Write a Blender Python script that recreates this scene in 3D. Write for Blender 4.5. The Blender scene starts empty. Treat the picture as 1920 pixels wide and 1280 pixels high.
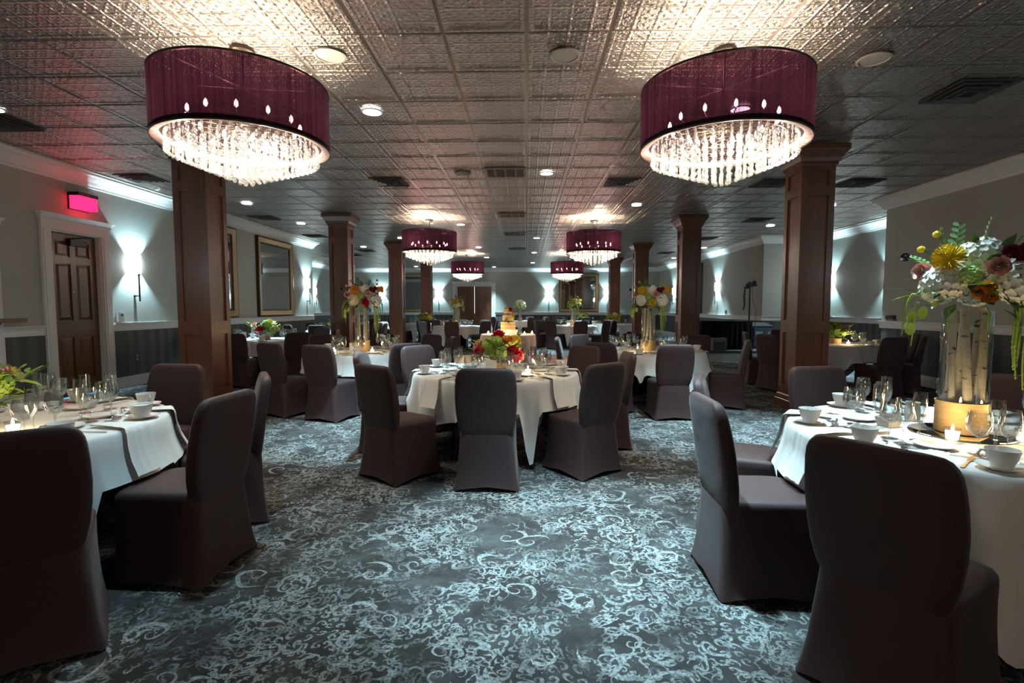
import bpy, math, random
from mathutils import Vector, Matrix
random.seed(7)
PI = math.pi
R_ = math.radians
sc = bpy.context.scene
C = sc.collection

# ------------------------------------------------------------------ camera, world, exposure
cam_d = bpy.data.cameras.new('camera')
cam_d.sensor_width = 36.0
cam_d.lens = 18.0
cam_d.clip_start = 0.05
cam = bpy.data.objects.new('camera', cam_d)
C.objects.link(cam)
cam.location = (0, 0, 1.31)
cam.rotation_euler = (R_(90 - 3.814), 0, R_(1.548))
sc.camera = cam
w = bpy.data.worlds.new('world')
sc.world = w
w.use_nodes = True
w.node_tree.nodes['Background'].inputs[0].default_value = (0.5, 0.6, 0.7, 1)
w.node_tree.nodes['Background'].inputs[1].default_value = 0.02
vs = sc.view_settings
vs.view_transform = 'Standard'
vs.look = 'None'
vs.exposure = 0.92
vs.gamma = 1.0
vs.use_curve_mapping = False
cy = sc.cycles
cy.use_denoising = True
cy.use_adaptive_sampling = True
cy.adaptive_threshold = 0.045
cy.max_bounces = 5
cy.diffuse_bounces = 3
cy.glossy_bounces = 3
cy.transparent_max_bounces = 16
cy.sample_clamp_indirect = 3.0
cy.caustics_reflective = False
cy.caustics_refractive = False

COOL = (0.54, 0.87, 1.0)
WARM = (1.0, 0.84, 0.64)
DOWN_W = 860.0          # a recessed downlight
SCONCE_W = 125.0         # the lamp in a wall sconce
CHAND_W = 85.0         # the lamps in one chandelier

# ------------------------------------------------------------------ node materials
class NT:
    def __init__(s, name):
        s.m = bpy.data.materials.new(name)
        s.m.use_nodes = True
        s.t = s.m.node_tree
        s.t.nodes.clear()
        s.out = s.t.nodes.new('ShaderNodeOutputMaterial')
    def n(s, typ, **kw):
        nd = s.t.nodes.new('ShaderNode' + typ)
        for k, v in kw.items():
            setattr(nd, k, v)
        return nd
    def put(s, sock, v):
        if v is None:
            return
        if isinstance(v, bpy.types.NodeSocket):
            s.t.links.new(v, sock)
        else:
            if isinstance(v, (tuple, list)) and len(v) == 3 and sock.type == 'RGBA':
                v = (*v, 1)
            sock.default_value = v
    def math(s, op, a, b=None, c=None):
        nd = s.n('Math', operation=op)
        s.put(nd.inputs[0], a)
        s.put(nd.inputs[1], b)
        s.put(nd.inputs[2], c)
        return nd.outputs[0]
    def vmath(s, op, a, b=None):
        nd = s.n('VectorMath', operation=op)
        s.put(nd.inputs[0], a)
        s.put(nd.inputs[1], b)
        return nd.outputs[1] if op in ('LENGTH', 'DISTANCE', 'DOT_PRODUCT') else nd.outputs[0]
    def mix(s, f, a, b):
        nd = s.n('Mix', data_type='RGBA')
        s.put(nd.inputs[0], f)
        s.put(nd.inputs[6], a)
        s.put(nd.inputs[7], b)
        return nd.outputs[2]
    def noise(s, vec, scale, detail=2.0, rough=0.5):
        nd = s.n('TexNoise')
        s.put(nd.inputs['Vector'], vec)
        nd.inputs['Scale'].default_value = scale
        nd.inputs['Detail'].default_value = detail
        nd.inputs['Roughness'].default_value = rough
        return nd.outputs[0]
    def pos(s):
        return s.n('NewGeometry').outputs['Position']
    def obj(s):
        return s.n('TexCoord').outputs['Object']
    def rand(s):
        return s.n('ObjectInfo').outputs['Random']
    def sep(s, v):
        nd = s.n('SeparateXYZ')
        s.put(nd.inputs[0], v)
        return nd.outputs
    def comb(s, x, y, z):
        nd = s.n('CombineXYZ')
        s.put(nd.inputs[0], x); s.put(nd.inputs[1], y); s.put(nd.inputs[2], z)
        return nd.outputs[0]
    def mapr(s, v, a, b, c=0.0, d=1.0):
        nd = s.n('MapRange')
        s.put(nd.inputs[0], v)
        for i, q in enumerate((a, b, c, d)):
            s.put(nd.inputs[i + 1], q)
        return nd.outputs[0]
    def bump(s, h, strength=0.3, dist=0.01):
        nd = s.n('Bump')
        nd.inputs['Strength'].default_value = strength
        nd.inputs['Distance'].default_value = dist
        s.put(nd.inputs['Height'], h)
        return nd.outputs[0]
    def bsdf(s, **kw):
        nd = s.n('BsdfPrincipled')
        for k, v in kw.items():
            s.put(nd.inputs[k.replace('_', ' ')], v)
        return nd.outputs[0]
    def done(s, sh):
        s.t.links.new(sh, s.out.inputs['Surface'])
        return s.m

MATS = {}
def simple(name, col, rough=0.6, metal=0.0, var=0.08, vscale=12.0, bump=0.0, bscale=60.0, **kw):
    t = NT(name)
    p = t.obj()
    f = t.noise(p, vscale, 3.0)
    a = tuple(min(1, c * (1 + var)) for c in col)
    b = tuple(c * (1 - var) for c in col)
    cc = t.mix(f, b, a)
    nrm = t.bump(t.noise(p, bscale, 2.0), bump, 0.005) if bump else None
    sh = t.bsdf(Base_Color=cc, Roughness=rough, Metallic=metal, Normal=nrm, **kw)
    MATS[name] = t.done(sh)
    return MATS[name]

def emit(name, col, strength):
    t = NT(name)
    nd = t.n('Emission')
    t.put(nd.inputs[0], col)
    nd.inputs[1].default_value = strength
    MATS[name] = t.done(nd.outputs[0])

def make_carpet():
    t = NT('carpet')
    p = t.pos()
    xyz = t.sep(p)
    p2 = t.comb(xyz[0], xyz[1], 0.0)
    warp = t.n('TexNoise', noise_dimensions='2D')
    warp.inputs['Scale'].default_value = 3.0
    t.put(warp.inputs['Vector'], p2)
    wv = t.vmath('SCALE', t.vmath('SUBTRACT', warp.outputs['Color'], (0.5, 0.5, 0.5)))
    wv.node.inputs['Scale'].default_value = 0.12
    pw = t.vmath('ADD', p2, wv)
    def spiral(scale, off, k, rmin, rmax, width, keep):
        v = t.vmath('ADD', t.vmath('MULTIPLY', pw, (scale, scale, 0)), (off, off * 1.7, 0))
        vo = t.n('TexVoronoi', voronoi_dimensions='2D')
        vo.inputs['Scale'].default_value = 1.0
        vo.inputs['Randomness'].default_value = 0.8
        t.put(vo.inputs['Vector'], v)
        loc = t.sep(t.vmath('SUBTRACT', v, vo.outputs['Position']))
        rnd = t.n('SeparateColor')
        t.put(rnd.inputs[0], vo.outputs['Color'])
        r = t.math('SQRT', t.math('ADD', t.math('MULTIPLY', loc[0], loc[0]), t.math('MULTIPLY', loc[1], loc[1])))
        th = t.math('DIVIDE', t.math('ARCTAN2', loc[1], loc[0]), 2 * PI)
        sg = t.math('SUBTRACT', t.math('MULTIPLY', t.math('GREATER_THAN', rnd.outputs[1], 0.5), 2.0), 1.0)
        th = t.math('ADD', t.math('MULTIPLY', th, sg), rnd.outputs[0])
        ph = t.math('FRACT', t.math('SUBTRACT', th, t.math('MULTIPLY', t.math('LOGARITHM', r, 2.71828), k)))
        d = t.math('ABSOLUTE', t.math('SUBTRACT', ph, 0.5))
        band = t.mapr(d, width * 0.75, width * 1.15, 1.0, 0.0)
        lim = t.math('MULTIPLY', t.math('LESS_THAN', r, rmax), t.math('GREATER_THAN', r, rmin))
        on = t.math('GREATER_THAN', rnd.outputs[2], 1 - keep)
        return t.math('MULTIPLY', t.math('MULTIPLY', band, lim), on)
    big = spiral(4.4, 0.0, 0.62, 0.06, 0.46, 0.085, 0.42)
    mid = spiral(8.5, 3.1, 0.55, 0.06, 0.52, 0.13, 0.72)
    sml = spiral(21.0, 9.3, 0.4, 0.0, 0.55, 0.2, 0.9)
    patch = t.mapr(t.noise(p2, 1.9, 4.0, 0.62), 0.44, 0.58)
    pat2 = t.mapr(t.noise(t.vmath('ADD', p2, (7.3, 2.2, 0)), 3.3, 3.0), 0.42, 0.6)
    vein = t.mapr(t.math('ABSOLUTE', t.math('SUBTRACT', t.noise(pw, 9.0, 3.0, 0.6), 0.5)), 0.016, 0.034, 1.0, 0.0)
    a = t.math('MULTIPLY', sml, patch)
    b = t.math('MULTIPLY', mid, t.math('MAXIMUM', patch, pat2))
    m = t.math('MAXIMUM', t.math('MAXIMUM', a, b), t.math('MAXIMUM', big, t.math('MULTIPLY', vein, pat2)))
    haze = t.math('MULTIPLY', t.mapr(t.noise(p2, 2.4, 5.0, 0.7), 0.45, 0.75), 0.20)
    pile = t.noise(p2, 380.0, 2.0)
    m = t.math('MAXIMUM', t.math('MULTIPLY', m, t.mapr(t.noise(p2, 75.0, 3.0, 0.7), 0.36, 0.58, 0.22, 1.0)), haze)
    dark = t.mix(t.noise(p2, 30.0, 2.0), (0.026, 0.023, 0.022), (0.054, 0.049, 0.047))
    col = t.mix(m, dark, (0.40, 0.435, 0.435))
    col = t.mix(t.math('MULTIPLY', pile, 0.40), col, (0.02, 0.02, 0.02))
    sh = t.bsdf(Base_Color=col, Roughness=0.95, Specular_IOR_Level=0.1, Normal=t.bump(pile, 0.5, 0.006))
    MATS['carpet'] = t.done(sh)

def make_tin():
    t = NT('tin_ceiling')
    p = t.obj()
    x = t.sep(p)
    def wv(v, per):
        return t.math('COSINE', t.math('MULTIPLY', v, 2 * PI / per))
    P6 = 0.6075
    dots = t.math('MULTIPLY', wv(x[0], P6 / 8), wv(x[1], P6 / 8))
    dots = t.math('POWER', t.math('MAXIMUM', dots, 0.0), 2.0)
    grid = t.math('MAXIMUM', t.math('POWER', t.math('ABSOLUTE', wv(x[0], P6 / 2)), 30.0), t.math('POWER', t.math('ABSOLUTE', wv(x[1], P6 / 2)), 30.0))
    leaf = t.noise(t.vmath('MULTIPLY', p, (1, 1, 0)), 55.0, 2.0, 0.6)
    h = t.math('ADD', t.math('MULTIPLY', dots, 0.6), t.math('ADD', t.math('MULTIPLY', leaf, 0.9), t.math('MULTIPLY', grid, 0.5)))
    col = t.mix(t.noise(p, 18.0, 3.0), (0.28, 0.235, 0.205), (0.43, 0.37, 0.325))
    sh = t.bsdf(Base_Color=col, Metallic=0.93, Roughness=0.30, Normal=t.bump(h, 1.0, 0.017))
    MATS['tin_ceiling'] = t.done(sh)

def make_wood(name, c1, c2, rough=0.35, axis=2):
    t = NT(name)
    p = t.pos()
    sc_ = [14.0, 14.0, 14.0]
    sc_[axis] = 0.9
    g = t.noise(t.vmath('MULTIPLY', p, tuple(sc_)), 3.0, 4.0, 0.6)
    g2 = t.noise(t.vmath('MULTIPLY', p, tuple(q * 0.25 for q in sc_)), 2.0, 2.0)
    col = t.mix(t.mapr(t.math('ADD', t.math('MULTIPLY', g, 0.6), t.math('MULTIPLY', g2, 0.4)), 0.3, 0.7), c1, c2)
    sh = t.bsdf(Base_Color=col, Roughness=rough, Normal=t.bump(g, 0.08, 0.003), Coat_Weight=0.25, Coat_Roughness=0.2)
    MATS[name] = t.done(sh)

def make_parquet():
    t = NT('parquet')
    x = t.sep(t.obj())
    g = t.noise(t.vmath('MULTIPLY', t.pos(), (3, 40, 1)), 2.0, 3.0)
    col = t.mix(g, (0.28, 0.10, 0.035), (0.45, 0.19, 0.075))
    col = t.mix(t.math('MULTIPLY', t.rand(), 0.5), col, (0.20, 0.075, 0.03))
    MATS['parquet'] = t.done(t.bsdf(Base_Color=col, Roughness=0.3))

def make_wainscot():
    t = NT('striped_wallpaper')
    x = t.sep(t.pos())
    u = t.math('ADD', x[0], x[1])
    s1 = t.noise(t.comb(t.math('MULTIPLY', u, 7.0), 0.0, 0.0), 1.0, 3.0, 0.6)
    s2 = t.math('MULTIPLY', t.math('ADD', t.math('SINE', t.math('MULTIPLY', u, 26.0)), 1.0), 0.5)
    f = t.mapr(t.math('ADD', t.math('MULTIPLY', s1, 0.7), t.math('MULTIPLY', s2, 0.3)), 0.3, 0.75)
    col = t.mix(f, (0.060, 0.062, 0.064), (0.125, 0.128, 0.128))
    MATS['striped_wallpaper'] = t.done(t.bsdf(Base_Color=col, Roughness=0.7))

def make_shade():
    t = NT('string_shade')
    o = t.sep(t.obj())
    th = t.math('ARCTAN2', o[1], o[0])
    s = t.math('MULTIPLY', t.math('ADD', t.math('SINE', t.math('MULTIPLY', th, 420.0)), 1.0), 0.5)
    big = t.noise(t.comb(t.math('MULTIPLY', th, 14.0), 0.0, 0.0), 1.0, 4.0, 0.7)
    band = t.mapr(t.math('ADD', t.math('MULTIPLY', s, 0.25), big), 0.45, 0.95, 0.0, 0.20)
    tr = t.n('BsdfTransparent')
    t.put(tr.inputs[0], (0.85, 0.42, 0.60))
    df = t.bsdf(Base_Color=t.mix(big, (0.003, 0.0007, 0.0016), (0.018, 0.0032, 0.0085)), Roughness=0.7, Specular_IOR_Level=0.15)
    tl = t.n('BsdfTranslucent')
    t.put(tl.inputs[0], t.mix(t.math('MULTIPLY', t.mapr(big, 0.35, 0.68), t.mapr(s, 0.0, 1.0, 0.55, 1.0)), (0.0025, 0.0006, 0.0015), (0.026, 0.0056, 0.0135)))
    m1 = t.n('MixShader')
    m1.inputs[0].default_value = 0.3
    t.t.links.new(df, m1.inputs[1]); t.t.links.new(tl.outputs[0], m1.inputs[2])
    m2 = t.n('MixShader')
    t.put(m2.inputs[0], band)
    t.t.links.new(m1.outputs[0], m2.inputs[1]); t.t.links.new(tr.outputs[0], m2.inputs[2])
    MATS['string_shade'] = t.done(m2.outputs[0])

def make_glass(name, tint, body=0.0, face=0.25, tr_min=0.05):
    t = NT(name)
    tr = t.n('BsdfTransparent')
    t.put(tr.inputs[0], tint)
    gl = t.n('BsdfGlossy')
    gl.inputs['Roughness'].default_value = 0.03
    lw = t.n('LayerWeight')
    lw.inputs[0].default_value = face
    f = t.mapr(lw.outputs['Facing'], 0.0, 1.0, tr_min, 0.9)
    m = t.n('MixShader')
    t.put(m.inputs[0], f)
    t.t.links.new(tr.outputs[0], m.inputs[1]); t.t.links.new(gl.outputs[0], m.inputs[2])
    o = m.outputs[0]
    if body:
        b = t.bsdf(Base_Color=(0.95, 0.95, 0.95), Roughness=0.12, Specular_IOR_Level=0.9)
        m2 = t.n('MixShader')
        m2.inputs[0].default_value = body
        t.t.links.new(o, m2.inputs[1]); t.t.links.new(b, m2.inputs[2])
        o = m2.outputs[0]
    MATS[name] = t.done(o)

def make_bark(name, c1, c2, spot):
    t = NT(name)
    p = t.obj()
    f = t.noise(t.vmath('MULTIPLY', p, (20, 20, 60)), 1.0, 3.0, 0.65)
    k = t.mapr(t.noise(t.vmath('MULTIPLY', p, (16, 16, 40)), 1.0, 3.0), 0.62, 0.68)
    col = t.mix(k, t.mix(f, c1, c2), spot)
    MATS[name] = t.done(t.bsdf(Base_Color=col, Roughness=0.8, Normal=t.bump(f, 0.4, 0.004)))

def make_cloth(name, c):
    t = NT(name)
    p = t.pos()
    f = t.noise(p, 6.0, 2.0)
    col = t.mix(f, tuple(q * 0.93 for q in c), c)
    MATS[name] = t.done(t.bsdf(Base_Color=col, Roughness=0.75, Sheen_Weight=0.15, Normal=t.bump(t.noise(p, 14.0, 3.0), 0.12, 0.02)))

def make_spandex():
    t = NT('brown_spandex')
    p = t.pos()
    weave = t.noise(p, 420.0, 1.0)
    col = t.mix(weave, (0.030, 0.0160, 0.0175), (0.060, 0.0325, 0.034))
    MATS['brown_spandex'] = t.done(t.bsdf(Base_Color=col, Roughness=0.6, Specular_IOR_Level=0.3, Sheen_Weight=0.08, Sheen_Roughness=0.4, Normal=t.bump(t.noise(p, 5.0, 2.0), 0.15, 0.03)))

make_carpet(); make_tin(); make_parquet(); make_wainscot(); make_shade(); make_spandex()
make_wood('mahogany', (0.070, 0.025, 0.0125), (0.175, 0.066, 0.032))
make_wood('door_wood', (0.070, 0.025, 0.011), (0.17, 0.062, 0.026))
simple('wall_paint', (0.44, 0.445, 0.40), 0.75, var=0.03, vscale=3)
simple('white_trim', (0.78, 0.78, 0.75), 0.45, var=0.02)
simple('rail_metal', (0.30, 0.27, 0.24), 0.32, 0.85, var=0.05)
simple('bronze', (0.06, 0.045, 0.035), 0.35, 0.7)
simple('black_metal', (0.018, 0.018, 0.020), 0.4, 0.3)
simple('black_plastic', (0.020, 0.021, 0.023), 0.5)
simple('dark_grille', (0.03, 0.03, 0.03), 0.6)
simple('vent_grey', (0.10, 0.10, 0.10), 0.5, 0.4)
simple('vent_paint', (0.22, 0.21, 0.20), 0.5, 0.4)
simple('gold_frame', (0.48, 0.36, 0.19), 0.38, 0.55, var=0.12, bump=0.2)
simple('mirror', (0.86, 0.90, 0.90), 0.02, 1.0, var=0.0)
simple('silver', (0.75, 0.75, 0.75), 0.18, 1.0, var=0.02)
simple('porcelain', (0.82, 0.83, 0.82), 0.22, var=0.01, Coat_Weight=0.4)
simple('paper', (0.80, 0.80, 0.77), 0.8, var=0.02)
simple('ink', (0.06, 0.06, 0.07), 0.8)
simple('pink_lining', (0.62, 0.42, 0.40), 0.6, var=0.03)
simple('speaker_cover', (0.30, 0.29, 0.25), 0.6)
simple('wax', (0.85, 0.83, 0.76), 0.5, var=0.02, Subsurface_Weight=0.0)
simple('cake_sponge', (0.62, 0.44, 0.18), 0.8, var=0.35, vscale=20)
simple('cake_icing', (0.80, 0.74, 0.60), 0.6, var=0.05)
simple('table_wood', (0.30, 0.21, 0.13), 0.6)
simple('stem_green', (0.10, 0.17, 0.05), 0.6, var=0.2)
simple('leaf_green', (0.085, 0.19, 0.045), 0.55, var=0.35, vscale=8)
simple('leaf_dark', (0.035, 0.075, 0.032), 0.5, var=0.3, vscale=8)
simple('leaf_lime', (0.30, 0.46, 0.06), 0.5, var=0.25, vscale=8)
simple('amaranth', (0.28, 0.40, 0.06), 0.7, var=0.3, vscale=40, bump=0.6)
simple('petal_white', (0.86, 0.88, 0.78), 0.6, var=0.10, vscale=20)
simple('petal_cream', (0.74, 0.66, 0.42), 0.6, var=0.12, vscale=20)
simple('petal_green', (0.40, 0.55, 0.14), 0.6, var=0.2, vscale=20)
simple('petal_yellow', (0.80, 0.56, 0.02), 0.55, var=0.12, vscale=20)
simple('petal_orange', (0.82, 0.36, 0.05), 0.55, var=0.15, vscale=20)
simple('petal_pink', (0.78, 0.42, 0.38), 0.55, var=0.12, vscale=20)
simple('petal_red', (0.55, 0.012, 0.035), 0.5, var=0.2, vscale=20)
simple('petal_burgundy', (0.20, 0.012, 0.04), 0.5, var=0.2, vscale=20)
simple('petal_dark', (0.03, 0.02, 0.035), 0.6, var=0.2)
make_bark('birch', (0.78, 0.68, 0.60), (0.52, 0.40, 0.32), (0.06, 0.045, 0.035))
make_bark('bark_wrap', (0.60, 0.44, 0.22), (0.36, 0.23, 0.10), (0.42, 0.28, 0.13))
make_glass('clear_glass', (0.95, 0.97, 0.97), tr_min=0.10, face=0.35)
make_glass('vase_glass', (0.93, 0.97, 0.96), tr_min=0.03)
make_glass('crystal', (0.98, 0.98, 0.97), body=0.20)
make_cloth('white_linen', (0.74, 0.76, 0.76))
make_cloth('napkin_linen', (0.80, 0.80, 0.79))
make_cloth('blush_linen', (0.66, 0.53, 0.51))
simple('black_drape', (0.004, 0.004, 0.005), 0.9, var=0.1, Specular_IOR_Level=0.1)
simple('grey_box', (0.10, 0.12, 0.13), 0.6)
simple('riser_grey', (0.42, 0.44, 0.45), 0.6)
emit('bulb', (1.0, 0.86, 0.66), 40.0)
emit('downlight_glow', (0.92, 0.97, 1.0), 12.0)
emit('sconce_glow', (0.80, 0.95, 1.0), 16.0)
emit('exit_red', (1.0, 0.01, 0.06), 2.6)
emit('flame', (1.0, 0.80, 0.45), 16.0)
emit('candle_glow', (1.0, 0.85, 0.62), 3.0)
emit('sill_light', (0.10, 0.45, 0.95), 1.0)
emit('gap_light', (0.85, 0.95, 1.0), 0.9)

# ------------------------------------------------------------------ mesh building
class MB:
    def __init__(s):
        s.v = []
        s.f = []
    def add(s, vs_, fs):
        o = len(s.v)
        s.v += [tuple(q) for q in vs_]
        s.f += [tuple(i + o for i in f) for f in fs]
        return s
    def box(s, x0, x1, y0, y1, z0, z1):
        return s.add([(x0, y0, z0), (x1, y0, z0), (x1, y1, z0), (x0, y1, z0), (x0, y0, z1), (x1, y0, z1), (x1, y1, z1), (x0, y1, z1)],
                     [(0, 3, 2, 1), (4, 5, 6, 7), (0, 1, 5, 4), (1, 2, 6, 5), (2, 3, 7, 6), (3, 0, 4, 7)])
    def rings(s, rs, close=True, cap0=False, cap1=False):
        n = len(rs[0])
        vs_ = [p for r in rs for p in r]
        fs = []
        for i in range(len(rs) - 1):
            for j in range(n if close else n - 1):
                k = (j + 1) % n
                fs.append((i * n + j, i * n + k, (i + 1) * n + k, (i + 1) * n + j))
        if cap0:
            fs.append(tuple(range(n - 1, -1, -1)))
        if cap1:
            b = (len(rs) - 1) * n
            fs.append(tuple(range(b, b + n)))
        return s.add(vs_, fs)
    def lathe(s, prof, n=24, cx=0.0, cy=0.0, cap0=False, cap1=False):
        return s.rings([[(cx + r * math.cos(2 * PI * j / n), cy + r * math.sin(2 * PI * j / n), z) for j in range(n)] for r, z in prof], True, cap0, cap1)
    def tube(s, pts, rad, n=8, cap=True):
        pts = [Vector(p) for p in pts]
        rs = []
        for i, p in enumerate(pts):
            d = (pts[min(i + 1, len(pts) - 1)] - pts[max(i - 1, 0)]).normalized()
            a = d.cross(Vector((0, 0, 1)) if abs(d.z) < 0.9 else Vector((1, 0, 0))).normalized()
            b = d.cross(a).normalized()
            r = rad[i] if isinstance(rad, (list, tuple)) else rad
            rs.append([tuple(p + a * (r * math.cos(2 * PI * j / n)) - b * (r * math.sin(2 * PI * j / n))) for j in range(n)])
        return s.rings(rs, True, cap, cap)
    def sphere(s, c, r, n=10, m=6, sz=1.0):
        prof = [(max(1e-4, r * math.sin(PI * i / m)), -r * sz * math.cos(PI * i / m)) for i in range(m + 1)]
        return s.rings([[(c[0] + q * math.cos(2 * PI * j / n), c[1] + q * math.sin(2 * PI * j / n), c[2] + z) for j in range(n)] for q, z in prof])
    def petal(s, base, d, nrm, L, W, cup=0.3, curl=0.2):
        base, d, nrm = Vector(base), Vector(d).normalized(), Vector(nrm)
        nrm = (nrm - d * nrm.dot(d)).normalized()
        sd = d.cross(nrm)
        vs_ = []
        for u, ww in ((0, 0.25), (0.35, 0.85), (0.7, 1.0), (1.0, 0.35)):
            c = base + d * (L * u) + nrm * (L * curl * u * u)
            for q in (-1, 0, 1):
                vs_.append(c + sd * (q * ww * W * 0.5) + nrm * (cup * W * 0.5 * abs(q) * ww))
        fs = [(i * 3 + j, i * 3 + j + 1, i * 3 + j + 4, i * 3 + j + 3) for i in range(3) for j in range(2)]
        return s.add(vs_, fs)
    def mesh(s, name, mat, smooth=True, ang=40):
        m = bpy.data.meshes.new(name)
        m.from_pydata(s.v, [], s.f)
        m.materials.append(MATS[mat])
        if smooth:
            m.shade_smooth()
            m.set_sharp_from_angle(angle=R_(ang))
        m.update()
        return m

def inst(name, mesh, parent=None, loc=(0, 0, 0), rot=(0, 0, 0), scale=(1, 1, 1), mat=None):
    o = bpy.data.objects.new(name, mesh)
    C.objects.link(o)
    o.parent = parent
    o.location = loc
    o.rotation_euler = rot
    o.scale = scale
    if mat:
        o.material_slots[0].link = 'OBJECT'
        o.material_slots[0].material = MATS[mat]
    return o
def build(name, mb, mat, parent=None, loc=(0, 0, 0), rot=(0, 0, 0), smooth=True, ang=40):
    return inst(name, mb.mesh(name, mat, smooth, ang), parent, loc, rot)
def tag(o, label, cat, group=None):
    o['label'] = label
    o['category'] = cat
    if group:
        o['group'] = group
    return o
def thing(name, label, cat, loc=(0, 0, 0), rz=0.0, group=None):
    o = bpy.data.objects.new(name, None)
    o.empty_display_size = 0.1
    C.objects.link(o)
    o.location = loc
    o.rotation_euler = (0, 0, rz)
    return tag(o, label, cat, group)
def struct(name, mb, mat, parent=None, smooth=False, loc=(0, 0, 0)):
    o = build(name, mb, mat, parent, loc, smooth=smooth)
    if parent is None:
        o['kind'] = 'structure'
    return o
def lamp(name, typ, parent, loc, energy, col, size=0.05, **kw):
    l = bpy.data.lights.new(name, typ)
    l.energy = energy
    l.color = col
    if typ == 'AREA':
        l.size = size
    else:
        l.shadow_soft_size = size
    for k, v in kw.items():
        setattr(l, k, v)
    o = bpy.data.objects.new(name, l)
    C.objects.link(o)
    o.parent = parent
    o.location = loc
    return o

# ------------------------------------------------------------------ the room
H = 3.31
XL, XR = -6.55, 6.62
YB, YF = -7.0, 26.0
YLJ, XLR = 15.65, -9.4          # the left wall steps back here
YRJ, XRR, YRJ2, XR2 = 9.72, 8.1, 14.7, 6.68   # the right wall: recess, then back
TH = 0.15
struct('floor', MB().box(XLR - TH, XRR + TH, YB - TH, YF + TH, -0.1, 0.0), 'carpet')
ceiling = struct('ceiling', MB().box(XLR - TH, XRR + TH, YB - TH, YF + TH, H, H + 0.1), 'rail_metal')

# each stretch of wall: inner line from (x0,y0) to (x1,y1), room on the left of the direction
walls = [
    ('wall_left', (XL, YLJ), (XL, YB)),
    ('wall_left_return', (XLR, YLJ), (XL, YLJ)),
    ('wall_left_recess', (XLR, YF), (XLR, YLJ)),
    ('wall_far', (XR2, YF), (XLR, YF)),
    ('wall_right_far', (XR2, YRJ2), (XR2, YF)),
    ('wall_right_return', (XRR, YRJ2), (XR2, YRJ2)),
    ('wall_right_recess', (XRR, YRJ), (XRR, YRJ2)),
    ('wall_right_step', (XR, YRJ), (XRR, YRJ)),
    ('wall_right', (XR, YB), (XR, YRJ)),
    ('wall_back', (XL, YB), (XR, YB)),
]
LEFT_DOOR = (6.94, 7.78)       # along Y
FAR_DOOR = (-3.49, -1.73)      # along X
RAIL_Z = 1.065
def strip(a, b, prof, e0=0.0, e1=0.0):
    # a moulding with a profile of (depth into the room, z), along a->b; e0/e1 mitre amounts
    ax, ay = a; bx, by = b
    L = math.hypot(bx - ax, by - ay)
    dx, dy = (bx - ax) / L, (by - ay) / L
    nx, ny = -dy, dx
    r0 = [(ax + nx * d - dx * e0 * d, ay + ny * d - dy * e0 * d, z) for d, z in prof]
    r1 = [(bx + nx * d + dx * e1 * d, by + ny * d + dy * e1 * d, z) for d, z in prof]
    m = MB()
    m.rings([r0, r1], True, True, True)
    return m
CROWN = [(0.0, 3.09), (0.025, 3.09), (0.03, 3.12), (0.05, 3.125), (0.075, 3.17), (0.13, 3.235), (0.165, 3.25), (0.17, 3.28), (0.19, 3.285), (0.19, H - 0.001), (0.0, H - 0.001)]
RAILP = [(0.0, 0.93), (0.02, 0.93), (0.025, 0.96), (0.022, 1.0), (0.03, 1.03), (0.05, 1.04), (0.055, RAIL_Z), (0.0, RAIL_Z)]
BASEP = [(0.0, 0.001), (0.022, 0.001), (0.022, 0.13), (0.012, 0.155), (0.012, 0.175), (0.0, 0.185)]
tn = 0
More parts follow.
